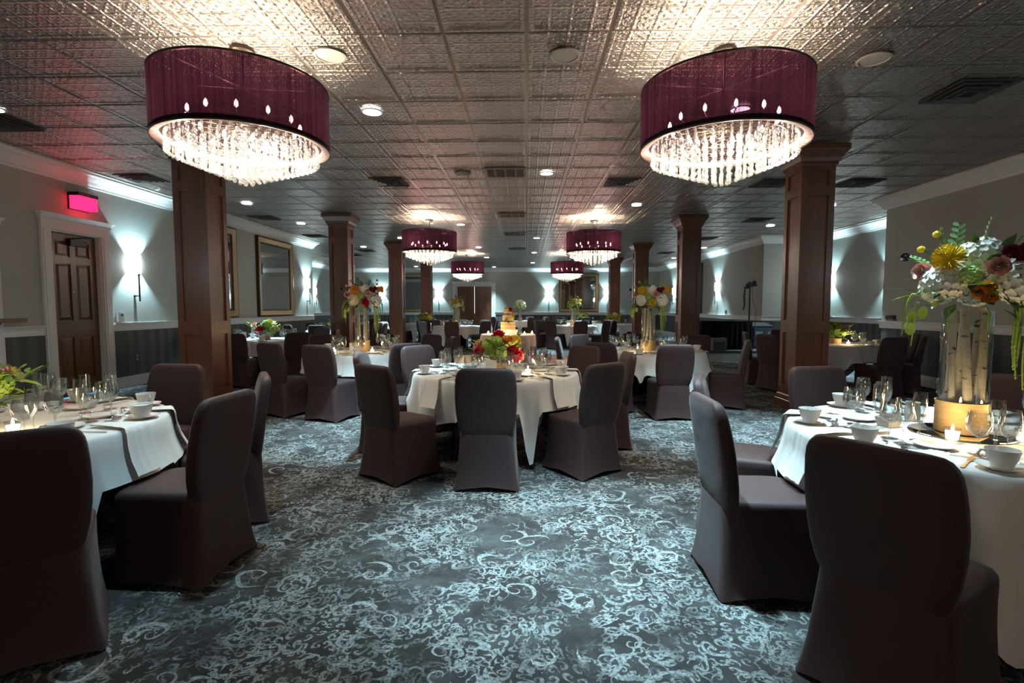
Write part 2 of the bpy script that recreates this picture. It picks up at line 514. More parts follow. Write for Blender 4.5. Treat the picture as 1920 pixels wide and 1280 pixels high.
for name, a, b in walls:
    ax, ay = a; bx, by = b
    L = math.hypot(bx - ax, by - ay)
    dx, dy = (bx - ax) / L, (by - ay) / L
    nx, ny = -dy, dx
    segs = [(0.0, L, 0.0)]
    if name == 'wall_left':
        s0, s1 = YLJ - LEFT_DOOR[1], YLJ - LEFT_DOOR[0]
        segs = [(0, s0, 0), (s0, s1, 2.385), (s1, L, 0)]
    if name == 'wall_far':
        s0, s1 = XR2 - FAR_DOOR[1], XR2 - FAR_DOOR[0]
        segs = [(0, s0, 0), (s0, s1, 2.385), (s1, L, 0)]
    m = MB()
    lo = MB()
    ovr = TH if name in ('wall_far', 'wall_back') else 0
    trim = name in ('wall_left_return', 'wall_right_return', 'wall_right_step')
    if trim:
        ovr = -0.004
    for i, (s, e, z0) in enumerate(segs):
        c0 = 0.004 if name in ('wall_left', 'wall_right_far') else 0
        c1 = 0.004 if name == 'wall_right' else 0
        ss = s - ((ovr - c0) if i == 0 else 0)
        ee = e + ((ovr - c1) if i == len(segs) - 1 else 0)
        pts = [(ax + dx * q - nx * t_, ay + dy * q - ny * t_) for q, t_ in ((ss, 0), (ee, 0), (ee, TH), (ss, TH))]
        m.rings([[(x, y, z0) for x, y in pts], [(x, y, H) for x, y in pts]], True, True, True)
        if z0 == 0:
            pts = [(ax + dx * q + nx * t_, ay + dy * q + ny * t_) for q, t_ in ((s, 0.004), (e, 0.004), (e, 0.0), (s, 0.0))]
            lo.rings([[(x, y, 0.0) for x, y in pts], [(x, y, 0.95) for x, y in pts]], True, True, True)
    wall = struct(name, m, 'wall_paint')
    build('wainscot', lo, 'striped_wallpaper', wall, smooth=False)
    side = name[5:]
    conv = {'wall_left_return': (0, 1), 'wall_right_return': (0, 1), 'wall_right_step': (1, 0)}.get(name, (0, 0))
    tn += 1
    e0 = 1 if name in ('wall_left', 'wall_right_far', ) else 0
    e1 = 1 if name in ('wall_left_return', 'wall_right_return', 'wall_right') else 0
    if name == 'wall_right_step':
        e0 = 1
    struct('trim_%d' % tn, strip(a, b, CROWN, e0, e1), 'white_trim')['label'] = 'white crown moulding'
    for (s, e, z0) in segs:
        if z0:
            continue
        gs = 0.16 if s > 0 else 0.0
        ge = 0.16 if e < L else 0.0
        p0 = (ax + dx * (s + gs), ay + dy * (s + gs)); p1 = (ax + dx * (e - ge), ay + dy * (e - ge))
        tn += 1
        struct('trim_%d' % tn, strip(p0, p1, RAILP, e0 if s == 0 else 0, e1 if e == L else 0), 'white_trim')['label'] = 'white chair rail'
        struct('baseboard_' + side, strip(p0, p1, BASEP, e0 if s == 0 else 0, e1 if e == L else 0), 'white_trim')

# ceiling tiles: a metal grid with pressed tin panels, each proud of its joint
PITCH = 0.6075
GAP = 0.013
def tile_rings(hs):
    def sq(h, z):
        return [(-h, -h, z), (-h, h, z), (h, h, z), (h, -h, z)]
    return [sq(hs, 0.0), sq(hs, -0.003), sq(hs - 0.008, -0.0095), sq(hs - 0.030, -0.0095), sq(hs - 0.040, -0.004)]
tile_mb = MB().rings(tile_rings(PITCH / 2 - GAP), True, False, True)
tile_mesh = tile_mb.mesh('ceiling_tile', 'tin_ceiling', False)
cells = []
for i in range(-16, 14):
    for j in range(-12, 43):
        x = (i + 0.5) * PITCH
        y = 0.22 + (j + 0.5) * PITCH
        if y > YF - 0.3 or y < YB + 0.3:
            continue
        xl = XL if y < YLJ else XLR
        xr = XR if y < YRJ else (XRR if y < YRJ2 else XR2)
        if x < xl - 0.05 or x > xr + 0.05:
            continue
        inview = y > 2.6 and abs(x + 0.03 * y) < 1.05 * y + 0.3
        cells.append((not inview, math.hypot(x, y), x, y))
cells.sort()
rest = MB()
for k, (_, _, x, y) in enumerate(cells):
    if k < 300:
        inst('ceiling_tile', tile_mesh, ceiling, (x, y, H))
    else:
        rest.add([(a + x, b + y, c + H) for a, b, c in tile_mb.v], tile_mb.f)
o = build('ceiling_tile_field', rest, 'tin_ceiling', ceiling, smooth=False)
o['kind'] = 'stuff'

# doors
def panel_door(root, wdt, hgt, mat, thick=0.045, name_leaf='door_leaf', x_off=0.0):
    # leaf in the XZ plane facing -Y, left edge at x_off
    leaf = build(name_leaf, MB().box(x_off, x_off + wdt, 0.0, thick, 0.004, hgt), mat, root, smooth=False)
    sx = wdt * 0.145
    mx = wdt * 0.115
    pw = (wdt - 2 * sx - mx) / 2
    rows = [(0.10, 0.37), (0.47, 0.82), (0.86, 0.955)]
    stile = MB()
    for a, b in ((0, sx), (sx + pw, sx + pw + mx), (wdt - sx, wdt)):
        stile.box(x_off + a, x_off + b, -0.014, 0.0, 0.004, hgt)
    zs = [0.004 / hgt] + [q for r in rows for q in r] + [1.0]
    for i in range(0, len(zs), 2):
        for px in (sx, sx + pw + mx):
            stile.box(x_off + px, x_off + px + pw, -0.014, 0.0, zs[i] * hgt, zs[i + 1] * hgt)
    build('stile_frame', stile, mat, root, smooth=False)
    for a, b in rows:
        for px in (sx, sx + pw + mx):
            m = MB()
            x0, x1, z0, z1 = x_off + px + 0.012, x_off + px + pw - 0.012, a * hgt + 0.012, b * hgt - 0.012
            i_ = min(0.035, pw * 0.2)
            m.rings([[(x0, 0.0, z0), (x1, 0.0, z0), (x1, 0.0, z1), (x0, 0.0, z1)],
                     [(x0 + i_, -0.012, z0 + i_), (x1 - i_, -0.012, z0 + i_), (x1 - i_, -0.012, z1 - i_), (x0 + i_, -0.012, z1 - i_)]], True, False, True)
            build('panel', m, mat, root, smooth=False)
    return leaf
def casing(root, wdt, hgt, cw=0.15):
    for x0 in (-cw, wdt):
        m = MB().box(x0, x0 + cw, -0.035, 0.0, 0.001, hgt)
        m.box(x0 + 0.03, x0 + cw - 0.03, -0.045, -0.035, 0.14, hgt)
        build('casing', m, 'white_trim', root, smooth=False)
    m = MB().box(-cw, wdt + cw, -0.04, 0.0, hgt, hgt + 0.15)
    m.box(-cw - 0.02, wdt + cw + 0.02, -0.055, 0.0, hgt + 0.13, hgt + 0.16)
    m.rings([[(-cw - 0.02, -0.055, hgt + 0.16), (wdt + cw + 0.02, -0.055, hgt + 0.16), (wdt + cw + 0.02, 0, hgt + 0.16), (-cw - 0.02, 0, hgt + 0.16)],
             [(-cw - 0.06, -0.10, hgt + 0.215), (wdt + cw + 0.06, -0.10, hgt + 0.215), (wdt + cw + 0.06, 0, hgt + 0.215), (-cw - 0.06, 0, hgt + 0.215)]], True, True, True)
    build('head_casing', m, 'white_trim', root, smooth=False)
    for x0 in (0.0, wdt - 0.02):
        build('jamb', MB().box(x0, x0 + 0.02, 0.0, 0.13, 0.0, hgt), 'white_trim', root, smooth=False)
    build('head_jamb', MB().box(0.02, wdt - 0.02, 0.0, 0.13, hgt - 0.02, hgt), 'white_trim', root, smooth=False)

# left wall door: local x runs toward the far end (+Y world), local -y faces the room (+X)
def door_root(name, label, loc, rz):
    d = thing(name, label, 'door', loc, rz)
    d['kind'] = 'structure'
    return d
d1 = door_root('door_1', 'brown six-panel wooden door in the left wall', (XL, LEFT_DOOR[0], 0), R_(90))
wd = LEFT_DOOR[1] - LEFT_DOOR[0]
casing(d1, wd, 2.385)
leaf_root = bpy.data.objects.new('leaf', None)
C.objects.link(leaf_root); leaf_root.parent = d1; leaf_root.location = (0.02, 0.075, 0.012)
panel_door(leaf_root, wd - 0.04, 2.35, 'door_wood')
build('door_closer', MB().box(0.34, 0.62, 0.005, 0.060, 2.20, 2.29), 'black_metal', d1, smooth=False)
build('closer_arm', MB().tube([(0.36, 0.0, 2.29), (0.60, 0.03, 2.335), (0.76, 0.03, 2.35)], 0.012, 6), 'black_metal', d1)
build('peephole', MB().lathe([(0.001, 0.012), (0.008, 0.012), (0.011, 0.0)], 10), 'silver', d1, (0.40, 0.06, 1.53), (R_(90), 0, 0))
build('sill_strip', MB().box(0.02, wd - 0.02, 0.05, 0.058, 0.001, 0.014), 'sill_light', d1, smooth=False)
# only the casing of a second doorway shows at the left edge of the picture
d3 = door_root('door_3', 'white door casing at the left edge of the picture', (XL, 5.23, 0), R_(90))
casing(d3, 0.84, 2.2)
lr3 = bpy.data.objects.new('leaf', None)
C.objects.link(lr3); lr3.parent = d3; lr3.location = (0.02, 0.0, 0.012)
panel_door(lr3, 0.80, 2.165, 'door_wood', 0.04)

d2 = door_root('door_2', 'brown double doors in the far wall behind the cake', (FAR_DOOR[0], YF, 0), 0)
wd2 = FAR_DOOR[1] - FAR_DOOR[0]
casing(d2, wd2, 2.385, 0.2)
for k in (0, 1):
    lr = bpy.data.objects.new('leaf', None)
    C.objects.link(lr); lr.parent = d2; lr.location = (0.02 + k * (wd2 / 2 - 0.01), 0.05, 0.0)
    panel_door(lr, wd2 / 2 - 0.03, 2.36, 'door_wood')
build('light_gap', MB().box(wd2 / 2 - 0.008, wd2 / 2 + 0.008, 0.06, 0.09, 1.0, 2.36), 'gap_light', d2, smooth=False)

# ------------------------------------------------------------------ wall things
def tag_struct_wall(o):
    return o
def on_left(y):      # frame of a thing on the left wall: local x -> +Y, local -y -> into the room
    return (XL, y, 0), R_(90)

def mirror_thing(label, loc, rz, wdt, z0, z1, fw=0.16):
    t = thing('wall_mirror', label, 'mirror', (loc[0], loc[1], z0), rz)
    h = z1 - z0
    def ring(a, d):
        return [(-wdt / 2 + a, d, a), (wdt / 2 - a, d, a), (wdt / 2 - a, d, h - a), (-wdt / 2 + a, d, h - a)]
    build('outer_edge', MB().rings([ring(0, -0.002), ring(0, -0.07), ring(0.025, -0.075)], True), 'bronze', t, smooth=False)
    build('frame', MB().rings([ring(0.025, -0.073), ring(0.05, -0.068), ring(fw - 0.03, -0.05), ring(fw - 0.012, -0.056)], True), 'gold_frame', t, smooth=False)
    build('inner_edge', MB().rings([ring(fw - 0.012, -0.056), ring(fw + 0.012, -0.040), ring(fw + 0.012, -0.025)], True), 'bronze', t, smooth=False)
    g = ring(fw, -0.03)
    build('mirror_glass', MB().add(g, [(0, 1, 2, 3)]), 'mirror', t, smooth=False)
    return t
mirror_thing('large gold-framed mirror on left wall, nearer the wooden door', (XL, 10.5), R_(90), 1.85, 1.09, 3.06)
mirror_thing('large gold-framed mirror on left wall, beside the sconce', (XL, 13.27), R_(90), 1.86, 1.09, 3.05)
mirror_thing('gold-framed mirror on far wall, right of the double doors', (2.66, YF), 0, 2.0, 1.08, 2.99)
mirror_thing('gold-framed mirror on far wall, left of the double doors', (-5.95, YF), 0, 2.0, 1.08, 2.99)
mirror_thing('dark-edged mirror on right wall beyond the second column', (XR2, 20.6), R_(-90), 1.9, 1.08, 2.99)

def half_cyl(r, z0, z1, n=14, depth=0.7):
    return [[(r * math.cos(a), -depth * r * math.sin(a), z) for a in [PI * k / n for k in range(n + 1)]] for z in (z0, z1)]
sc_shade = MB().rings(half_cyl(0.135, -0.14, 0.14), False).mesh('shade', 'sconce_glow')
sc_plate = MB().box(-0.05, 0.05, -0.012, 0.0, -0.12, 0.12).mesh('back_plate', 'bronze', False)
sc_rod = MB().tube([(0, -0.09, -0.62), (0, -0.09, -0.18)], 0.013, 8).lathe([(0.001, -0.20), (0.022, -0.185), (0.022, -0.165), (0.001, -0.15)], 10, 0, -0.09).mesh('rod', 'black_metal')
sc_arm = MB().tube([(0, 0, -0.53), (0, -0.09, -0.53)], 0.010, 8).lathe([(0.001, -0.545), (0.024, -0.54), (0.024, -0.52), (0.001, -0.515)], 10, 0, -0.012).mesh('bracket', 'black_metal')
def sconce(label, x, y, rz, z=2.03):
    t = thing('wall_sconce', label, 'sconce', (x, y, z), rz)
    inst('shade', sc_shade, t)
    inst('back_plate', sc_plate, t)
    inst('rod', sc_rod, t)
    inst('bracket', sc_arm, t)
    lamp('sconce_lamp', 'POINT', t, (0, -0.055, 0), SCONCE_W, COOL, 0.025)
    return t
sconce('glowing sconce beside the left wooden door', XL, 8.43, R_(90))
sconce('added left wall fill sconce, unseen beside the viewpoint', XL, 1.5, R_(90))  # out of frame, added to brighten the near walls
sconce('added right wall fill sconce, unseen beside the viewpoint', XR, 2.2, R_(-90))  # also added out of frame as fill for the near room
sconce('glowing sconce at the far end of the left wall', XL, 15.2, R_(90))
sconce('glowing sconce in the left recess past the wall corner', XLR, 22.6, R_(90))
sconce('far wall sconce between the second and third left columns', -7.33, YF, 0)
sconce('far wall sconce just left of the double doors', -4.42, YF, 0)
sconce('far wall sconce right of the double doors, left of the mirror', 1.16, YF, 0)
sconce('far wall sconce to the right of the right mirror', 4.1, YF, 0)
sconce('right wall sconce near the light stand', XR2, 18.1, R_(-90))
sconce('right wall sconce deeper in the room, behind tall flowers', XR2, 23.3, R_(-90))
sconce('right recess sconce half hidden by the near right column', XRR, 13.9, R_(-90))
sconce('right recess sconce half hidden by the wall corner', XRR, 11.6, R_(-90))

t = thing('exit_sign', 'glowing red exit sign above the left wooden door', 'exit sign', (XL, 7.43, 2.85), R_(90))
build('lit_panel', MB().box(-0.16, 0.16, -0.155, -0.02, -0.12, 0.06), 'exit_red', t, smooth=False)
build('housing', MB().box(-0.17, 0.17, -0.165, -0.0, 0.06, 0.11), 'black_metal', t, smooth=False)
build('back_plate', MB().box(-0.17, 0.17, -0.02, 0.0, -0.13, 0.06), 'black_metal', t, smooth=False)
lamp('exit_lamp', 'POINT', t, (0, -0.24, 0.0), 1.2, (1.0, 0.03, 0.08), 0.06)

t = thing('thermostat', 'small white thermostat above the rail beside the left door', 'thermostat', (XL, 8.09, 1.15), R_(90))
build('case', MB().box(-0.06, 0.06, -0.035, 0.0, -0.07, 0.08), 'porcelain', t, smooth=False)
build('display', MB().box(-0.015, 0.035, -0.037, -0.035, 0.02, 0.05), 'black_plastic', t, smooth=False)
t = thing('wall_outlet', 'grey outlet plate low on the left wainscot', 'outlet', (XL, 8.41, 0.47), R_(90))
build('plate', MB().box(-0.04, 0.04, -0.012, -0.004, -0.065, 0.065), 'vent_grey', t, smooth=False)
for zz in (-0.028, 0.028):
    build('socket', MB().box(-0.018, 0.018, -0.015, -0.012, zz - 0.016, zz + 0.016), 'speaker_cover', t, smooth=False)
t = thing('handrail', 'brown wooden handrail on left wall at the picture edge', 'handrail', (XL, 5.9, 1.12), R_(90))
build('rail', MB().box(-0.5, 0.40, -0.26, -0.20, 0.0, 0.055), 'mahogany', t, smooth=False)
build('bracket', MB().tube([(0.1, 0, -0.08), (0.1, -0.15, -0.08), (0.1, -0.22, 0.0)], 0.012, 8), 'black_metal', t)
t = thing('rail_box', 'small black box on the right wall rail by the sconce corner', 'box', (XR, 9.45, RAIL_Z), R_(-90))
build('case', MB().box(-0.10, 0.10, -0.05, 0.0, 0.03, 0.10), 'black_plastic', t, smooth=False)
build('foot', MB().box(-0.09, 0.09, -0.045, 0.0, 0.001, 0.03), 'speaker_cover', t, smooth=False)
t = thing('wall_switch', 'small dark switch box above the rail behind the black drape', 'switch', (XR2, 17.3, 1.15), R_(-90))
build('plate', MB().box(-0.07, 0.07, -0.02, 0.0, -0.06, 0.07), 'grey_box', t, smooth=False)
build('toggle', MB().box(-0.02, 0.02, -0.03, -0.02, -0.01, 0.03), 'black_plastic', t, smooth=False)

# ------------------------------------------------------------------ columns
def column(label, cx, cy):
    t = thing('column', label, 'column', (cx, cy, 0))
    h = 0.205
    build('shaft', MB().box(-h + 0.02, h - 0.02, -h + 0.02, h - 0.02, 0.0, 3.2), 'mahogany', t, smooth=False)
    rails = [(0.17, 0.34), (1.00, 1.12), (1.18, 1.22), (2.78, 2.90), (3.02, 3.10)]
    rails = [(0.17, 0.30), (0.98, 1.14), (2.70, 2.82), (3.0, 3.1)]
    for k in range(4):
        a = k * PI / 2
        i_ = 0.02 if k % 2 else 0.0
        for x0, x1 in ((-h + i_, -h + 0.075), (h - 0.075, h - i_)):
            build('stile', MB().box(x0, x1, -h, -h + 0.02, 0.17, 3.1), 'mahogany', t, rot=(0, 0, a), smooth=False)
        for z0, z1 in rails:
            build('rail', MB().box(-h + 0.075, h - 0.075, -h, -h + 0.02, z0, z1), 'mahogany', t, rot=(0, 0, a), smooth=False)
    def sq(q, z):
        return [(-q, -q, z), (q, -q, z), (q, q, z), (-q, q, z)]
    build('plinth', MB().rings([sq(h + 0.035, 0.001), sq(h + 0.035, 0.10), sq(h + 0.028, 0.11), sq(h + 0.028, 0.135), sq(h + 0.018, 0.142), sq(h + 0.018, 0.16), sq(h + 0.005, 0.175)], True, True, True), 'mahogany', t, smooth=False)
    build('capital', MB().rings([sq(h + 0.004, 3.06), sq(h + 0.02, 3.075), sq(h + 0.02, 3.095), sq(h + 0.035, 3.105), sq(h + 0.05, 3.15), sq(h + 0.10, 3.225), sq(h + 0.11, 3.235), sq(h + 0.11, 3.297)], True, True, True), 'mahogany', t, smooth=False)
    return t
LCX, RCX = -4.03, 3.62
column('nearest left wooden column beside the door sconce', LCX, 6.33)
column('second left wooden column behind tall white and pink flowers', LCX, 11.2)
column('third wooden column on the left side', LCX, 16.0)
column('farthest left wooden column near the double doors', LCX, 20.8)
column('nearest right wooden column behind the foreground chairs', RCX, 6.76)
column('second right wooden column left of the black drape', RCX, 11.6)
column('third wooden column on the right side', RCX, 16.4)
column('farthest right wooden column near the far mirror', RCX, 21.2)

# ------------------------------------------------------------------ ceiling fittings
ZC = H - 0.0105
dl_trim = MB().lathe([(0.108, 0.0), (0.108, -0.008), (0.092, -0.012), (0.088, -0.006)], 24).mesh('trim_ring', 'white_trim')
dl_lens = MB().lathe([(0.0005, -0.007), (0.089, -0.007)], 24).mesh('lens', 'downlight_glow')
def downlight(label, x, y, watts=None, full=True):
    t = thing('recessed_downlight', label, 'downlight', (x, y, ZC), 0, 'recessed ceiling downlights')
    inst('trim_ring', dl_trim, t)
    inst('lens', dl_lens, t)
    lamp('downlight_lamp', 'SPOT', t, (0, 0, -0.02), watts or DOWN_W, COOL, 0.05, spot_size=R_(52), spot_blend=1.0)
cols = [(-5.35, 'left wall row'), (-1.57, 'row left of centre'), (0.304, 'centre row'), (2.15, 'row right of centre'), (5.96, 'right wall row')]
order = ['nearest', 'second', 'third', 'fourth', 'fifth', 'sixth', 'seventh']
rows_y = {0: [5.13, 9.83, 12.2, 16.9, 20.6, 25.0], 1: [5.32, 12.45, 17.16, 20.6, 25.4], 2: [2.75, 7.77, 14.87, 18.87, 23.1], 3: [5.35, 10.19, 17.3, 22.0], 4: [5.2, 10.34, 12.82, 17.5, 21.0]}
for k, (x, nm) in enumerate(cols):
    for i, y in enumerate(rows_y[k]):
        lb = 'round recessed ceiling light, %s of the %s' % (order[i], nm)
        downlight(lb, x, y)
downlight('added round ceiling fill light, unseen above the left foreground table', -1.50, 2.55, 130)  # added out of view to light this table and its chairs
downlight('added round ceiling fill light, unseen above the right foreground table', 1.65, 2.85, 380)  # extra unseen spot, added to light the table and nearby seats
downlight('round recessed ceiling light in the far left recess', -8.43, 24.9)
downlight('small lit ceiling light at far right of the double doors', -3.6, 14.8)

def grille(label, x, y, wx, wy, n, dark='dark_grille', frame='vent_paint', bars=None):
    t = thing('ceiling_vent', label, 'vent', (x, y, ZC))
    build('backing', MB().box(-wx / 2 + 0.02, wx / 2 - 0.02, -wy / 2 + 0.02, wy / 2 - 0.02, -0.008, -0.0), dark, t, smooth=False)
    f = MB()
    f.rings([[(-wx / 2, -wy / 2, z), (wx / 2, -wy / 2, z), (wx / 2, wy / 2, z), (-wx / 2, wy / 2, z)] for z in (0.0, -0.014)] +
            [[(-wx / 2 + 0.035, -wy / 2 + 0.035, z), (wx / 2 - 0.035, -wy / 2 + 0.035, z), (wx / 2 - 0.035, wy / 2 - 0.035, z), (-wx / 2 + 0.035, wy / 2 - 0.035, z)] for z in (-0.014, -0.004)], True)
    build('frame', f, frame, t, smooth=False)
    if bars:
        for i in range(1, bars):
            xx = -wx / 2 + wx * i / bars
            build('mullion', MB().box(xx - 0.014, xx + 0.014, -wy / 2 + 0.03, wy / 2 - 0.03, -0.013, -0.004), frame, t, smooth=False)
    for i in range(n):
        yy = -wy / 2 + 0.05 + (wy - 0.1) * (i + 0.5) / n
        m = MB().add([(-wx / 2 + 0.035, yy - 0.012, -0.008), (wx / 2 - 0.035, yy - 0.012, -0.008), (wx / 2 - 0.035, yy + 0.006, -0.016), (-wx / 2 + 0.035, yy + 0.006, -0.016)], [(0, 1, 2, 3)])
        build('louvre', m, 'vent_grey', t, smooth=False)
    return t
for nm, y in (('nearest', 7.71), ('second', 11.2), ('third', 14.1), ('fourth', 17.6)):
    grille('%s of the four-part return grilles on the ceiling centre line' % nm, -0.304, y, 0.6, 0.52, 8, bars=4)
def diffuser(label, x, y, s=0.52):
    t = thing('ceiling_diffuser', label, 'vent', (x, y, ZC))
    for i, q in enumerate((0.5, 0.39, 0.28, 0.17)):
        a, b = s * q, s * (q - 0.055)
        zz = -0.004 - 0.010 * i
        def sq(h, z):
            return [(-h, -h, z), (-h, h, z), (h, h, z), (h, -h, z)]
        build('cone_ring', MB().rings([sq(a, 0.0 if i == 0 else zz + 0.006), sq(a, zz - 0.012), sq(b, zz + 0.002)], True), 'vent_grey', t, smooth=False)
    build('throat', MB().box(-s / 2 + 0.03, s / 2 - 0.03, -s / 2 + 0.03, s / 2 - 0.03, -0.003, 0.0), 'dark_grille', t, smooth=False)
diffuser('square ceiling diffuser left of the centre grille', -2.17, 8.23)
diffuser('square ceiling diffuser right of the centre grille', 1.53, 8.35)
diffuser('square ceiling diffuser above the sconce by the left door', -5.93, 7.9)
diffuser('square ceiling diffuser at the upper left picture edge', -5.67, 5.5)
diffuser('dark square ceiling diffuser at the upper right', 4.08, 4.98)
diffuser('square ceiling diffuser right of the near right column', 5.33, 8.5)
diffuser('square ceiling diffuser just left of the near right column', 3.95, 8.48)
diffuser('square ceiling diffuser over the right recess', 5.28, 12.0)
diffuser('square ceiling diffuser over the first left mirror', -5.83, 11.4)
diffuser('square ceiling diffuser over the second left mirror', -5.88, 14.3)
diffuser('square ceiling diffuser before the right wall return', 5.2, 15.1)
diffuser('square ceiling diffuser over the far left corner', -6.6, 19.5)
diffuser('square ceiling diffuser behind the second left column', -5.6, 18.0)
diffuser('square ceiling diffuser over the far right corner', 5.1, 19.0)
def ceil_speaker(label, x, y):
    t = thing('ceiling_speaker', label, 'speaker', (x, y, ZC))
    build('rim', MB().lathe([(0.125, 0.0), (0.125, -0.010), (0.108, -0.014), (0.104, -0.006)], 28), 'speaker_cover', t)
    build('grille', MB().lathe([(0.0005, -0.010), (0.06, -0.009), (0.106, -0.006)], 28), 'speaker_cover', t)
ceil_speaker('round ceiling speaker between the two near chandeliers', 0.30, 4.2)
ceil_speaker('round ceiling speaker beside the near left chandelier', -1.55, 4.15)
ceil_speaker('round ceiling speaker right of the near right chandelier', 2.79, 4.33)
ceil_speaker('small round ceiling speaker left of the nearest grille', -0.94, 7.73)

# ------------------------------------------------------------------ chandeliers
CR = 0.625
def strand_mesh(L):
    m = MB()
    n = max(2, int(round(L / 0.062)))
    st = L / n
    for i in range(n):
        z = -i * st
        m.lathe([(0.0012, z), (0.0085, z - st * 0.2), (0.0095, z - st * 0.62), (0.0012, z - st * 0.92)], 6)
    m.sphere((0, 0, -L - 0.012), 0.0165, 8, 6)
    return m
rings_spec = [(0.53, 54, 0.115), (0.455, 46, 0.144), (0.38, 38, 0.174), (0.30, 30, 0.205), (0.22, 22, 0.236), (0.14, 14, 0.267), (0.05, 6, 0.302)]
strands = []
for r, n, L in rings_spec:
    mb = strand_mesh(L)
    strands.append((mb, mb.mesh('crystal_strand', 'crystal')))
ch_shade = MB().lathe([(CR, 2.565), (CR, 3.02)], 128).mesh('shade', 'string_shade')
ch_lin = MB().lathe([(CR - 0.006, 2.60), (CR - 0.004, 2.566), (CR - 0.03, 2.562), (0.565, 2.572), (0.562, 2.60)], 96).mesh('lining_ring', 'pink_lining')
ch_hoop = MB().lathe([(CR - 0.012, 3.008), (CR + 0.004, 3.008), (CR + 0.004, 3.024), (CR - 0.012, 3.024), (CR - 0.012, 3.008)], 96).mesh('top_hoop', 'bronze')
ch_hoop2 = MB().lathe([(CR - 0.004, 2.556), (CR + 0.004, 2.556), (CR + 0.004, 2.568), (CR - 0.004, 2.568), (CR - 0.004, 2.556)], 96).mesh('bottom_hoop', 'bronze')
m = MB()
for k in range(3):
    a = k * PI / 3 + 0.3
    m.tube([(CR * 0.99 * math.cos(a), CR * 0.99 * math.sin(a), 3.012), (-CR * 0.99 * math.cos(a), -CR * 0.99 * math.sin(a), 3.012)], 0.006, 6)
for r, n, L in rings_spec:
    m.lathe([(r - 0.004, 2.60), (r + 0.004, 2.60), (r + 0.004, 2.606), (r - 0.004, 2.606), (r - 0.004, 2.60)], 48)
for k in range(4):
    a = k * PI / 4
    m.tube([(0.56 * math.cos(a), 0.56 * math.sin(a), 2.608), (-0.56 * math.cos(a), -0.56 * math.sin(a), 2.608)], 0.004, 5)
for k in range(12):
    a = 2 * PI * k / 12
    m.tube([(0.0, 0.0, 2.70), (0.30 * math.cos(a), 0.30 * math.sin(a), 2.68), (0.40 * math.cos(a), 0.40 * math.sin(a), 2.72)], 0.005, 5)
m.lathe([(0.001, 2.66), (0.03, 2.67), (0.03, 2.73), (0.001, 2.74)], 12)
ch_frame = m.mesh('crystal_frame', 'bronze')
ch_stem = MB().lathe([(0.009, 2.6), (0.009, H - 0.03)], 10).mesh('stem', 'bronze')
ch_canopy = MB().lathe([(0.012, H - 0.06), (0.05, H - 0.05), (0.085, H - 0.03), (0.09, H - 0.011)], 24, cap1=True).mesh('canopy', 'bronze')
ch_bulb = MB().lathe([(0.004, -0.01), (0.012, 0.0), (0.015, 0.014), (0.010, 0.035), (0.001, 0.048)], 8).mesh('bulb', 'bulb')
def chandelier(label, x, y, near):
    t = thing('chandelier', label, 'chandelier', (x, y, 0), random.uniform(0, 6), 'maroon drum chandeliers')
    shade = inst('shade', ch_shade, t)
    for nm, me in (('lining_ring', ch_lin), ('top_hoop', ch_hoop), ('bottom_hoop', ch_hoop2)):
        inst(nm, me, shade)
    for nm, me in (('crystal_frame', ch_frame), ('stem', ch_stem), ('canopy', ch_canopy)):
        inst(nm, me, t)
    for k in range(12):
        a = 2 * PI * k / 12
        inst('bulb', ch_bulb, t, (0.40 * math.cos(a), 0.40 * math.sin(a), 2.735))
    st = MB()
    for (r, n, L), (mb, me) in zip(rings_spec, strands):
        n = n if near else int(n * 0.62)
        for k in range(n):
            a = 2 * PI * (k + 0.5 * (r * 10 % 2)) / n
            p = (r * math.cos(a), r * math.sin(a), 2.60)
            if near:
                inst('crystal_strand', me, t, p, (0, 0, a))
            else:
                st.add([(q[0] + p[0], q[1] + p[1], q[2] + p[2]) for q in mb.v], mb.f)
    if not near:
        o = inst('crystal_strands', far_strands(st), t)
        o['kind'] = 'stuff'
    for k in range(4):
        a = 2 * PI * (k + 0.3) / 4
        inst('bulb', ch_bulb, t, (0.42 * math.cos(a), 0.42 * math.sin(a), 2.50), (PI, 0, 0))
        lamp('crystal_lamp', 'POINT', t, (0.42 * math.cos(a), 0.42 * math.sin(a), 2.435), CHAND_W * 0.06, WARM, 0.03)
    nl = 8 if near else 3
    for k in range(nl):
        a = 2 * PI * (k + 0.5) / nl
        lamp('chandelier_lamp', 'POINT', t, (0.42 * math.cos(a), 0.42 * math.sin(a), 2.785), CHAND_W / nl, WARM, 0.03)
    return t
_fs = []
def far_strands(st):
    if not _fs:
        _fs.append(st.mesh('crystal_strands', 'crystal'))
    return _fs[0]
chandelier('maroon drum chandelier with crystals, nearest on the left', -2.20, 4.05, True)
chandelier('maroon drum chandelier with crystals, nearest on the right', 1.54, 4.16, True)
chandelier('added maroon drum chandelier for fill, unseen behind the viewpoint, left row', -2.20, -3.7, False)  # added behind the camera as fill light for the near end
chandelier('added maroon drum chandelier for fill, unseen behind the viewpoint, right row', 1.54, -3.6, False)  # second unseen chandelier, likewise added for fill
chandelier('maroon drum chandelier with crystals, middle of the left row', -2.21, 11.8, False)
chandelier('maroon drum chandelier with crystals, middle of the right row', 1.56, 12.0, False)
chandelier('maroon drum chandelier with crystals, farthest on the left', -2.22, 19.56, False)
chandelier('maroon drum chandelier with crystals, farthest on the right', 1.56, 19.66, False)

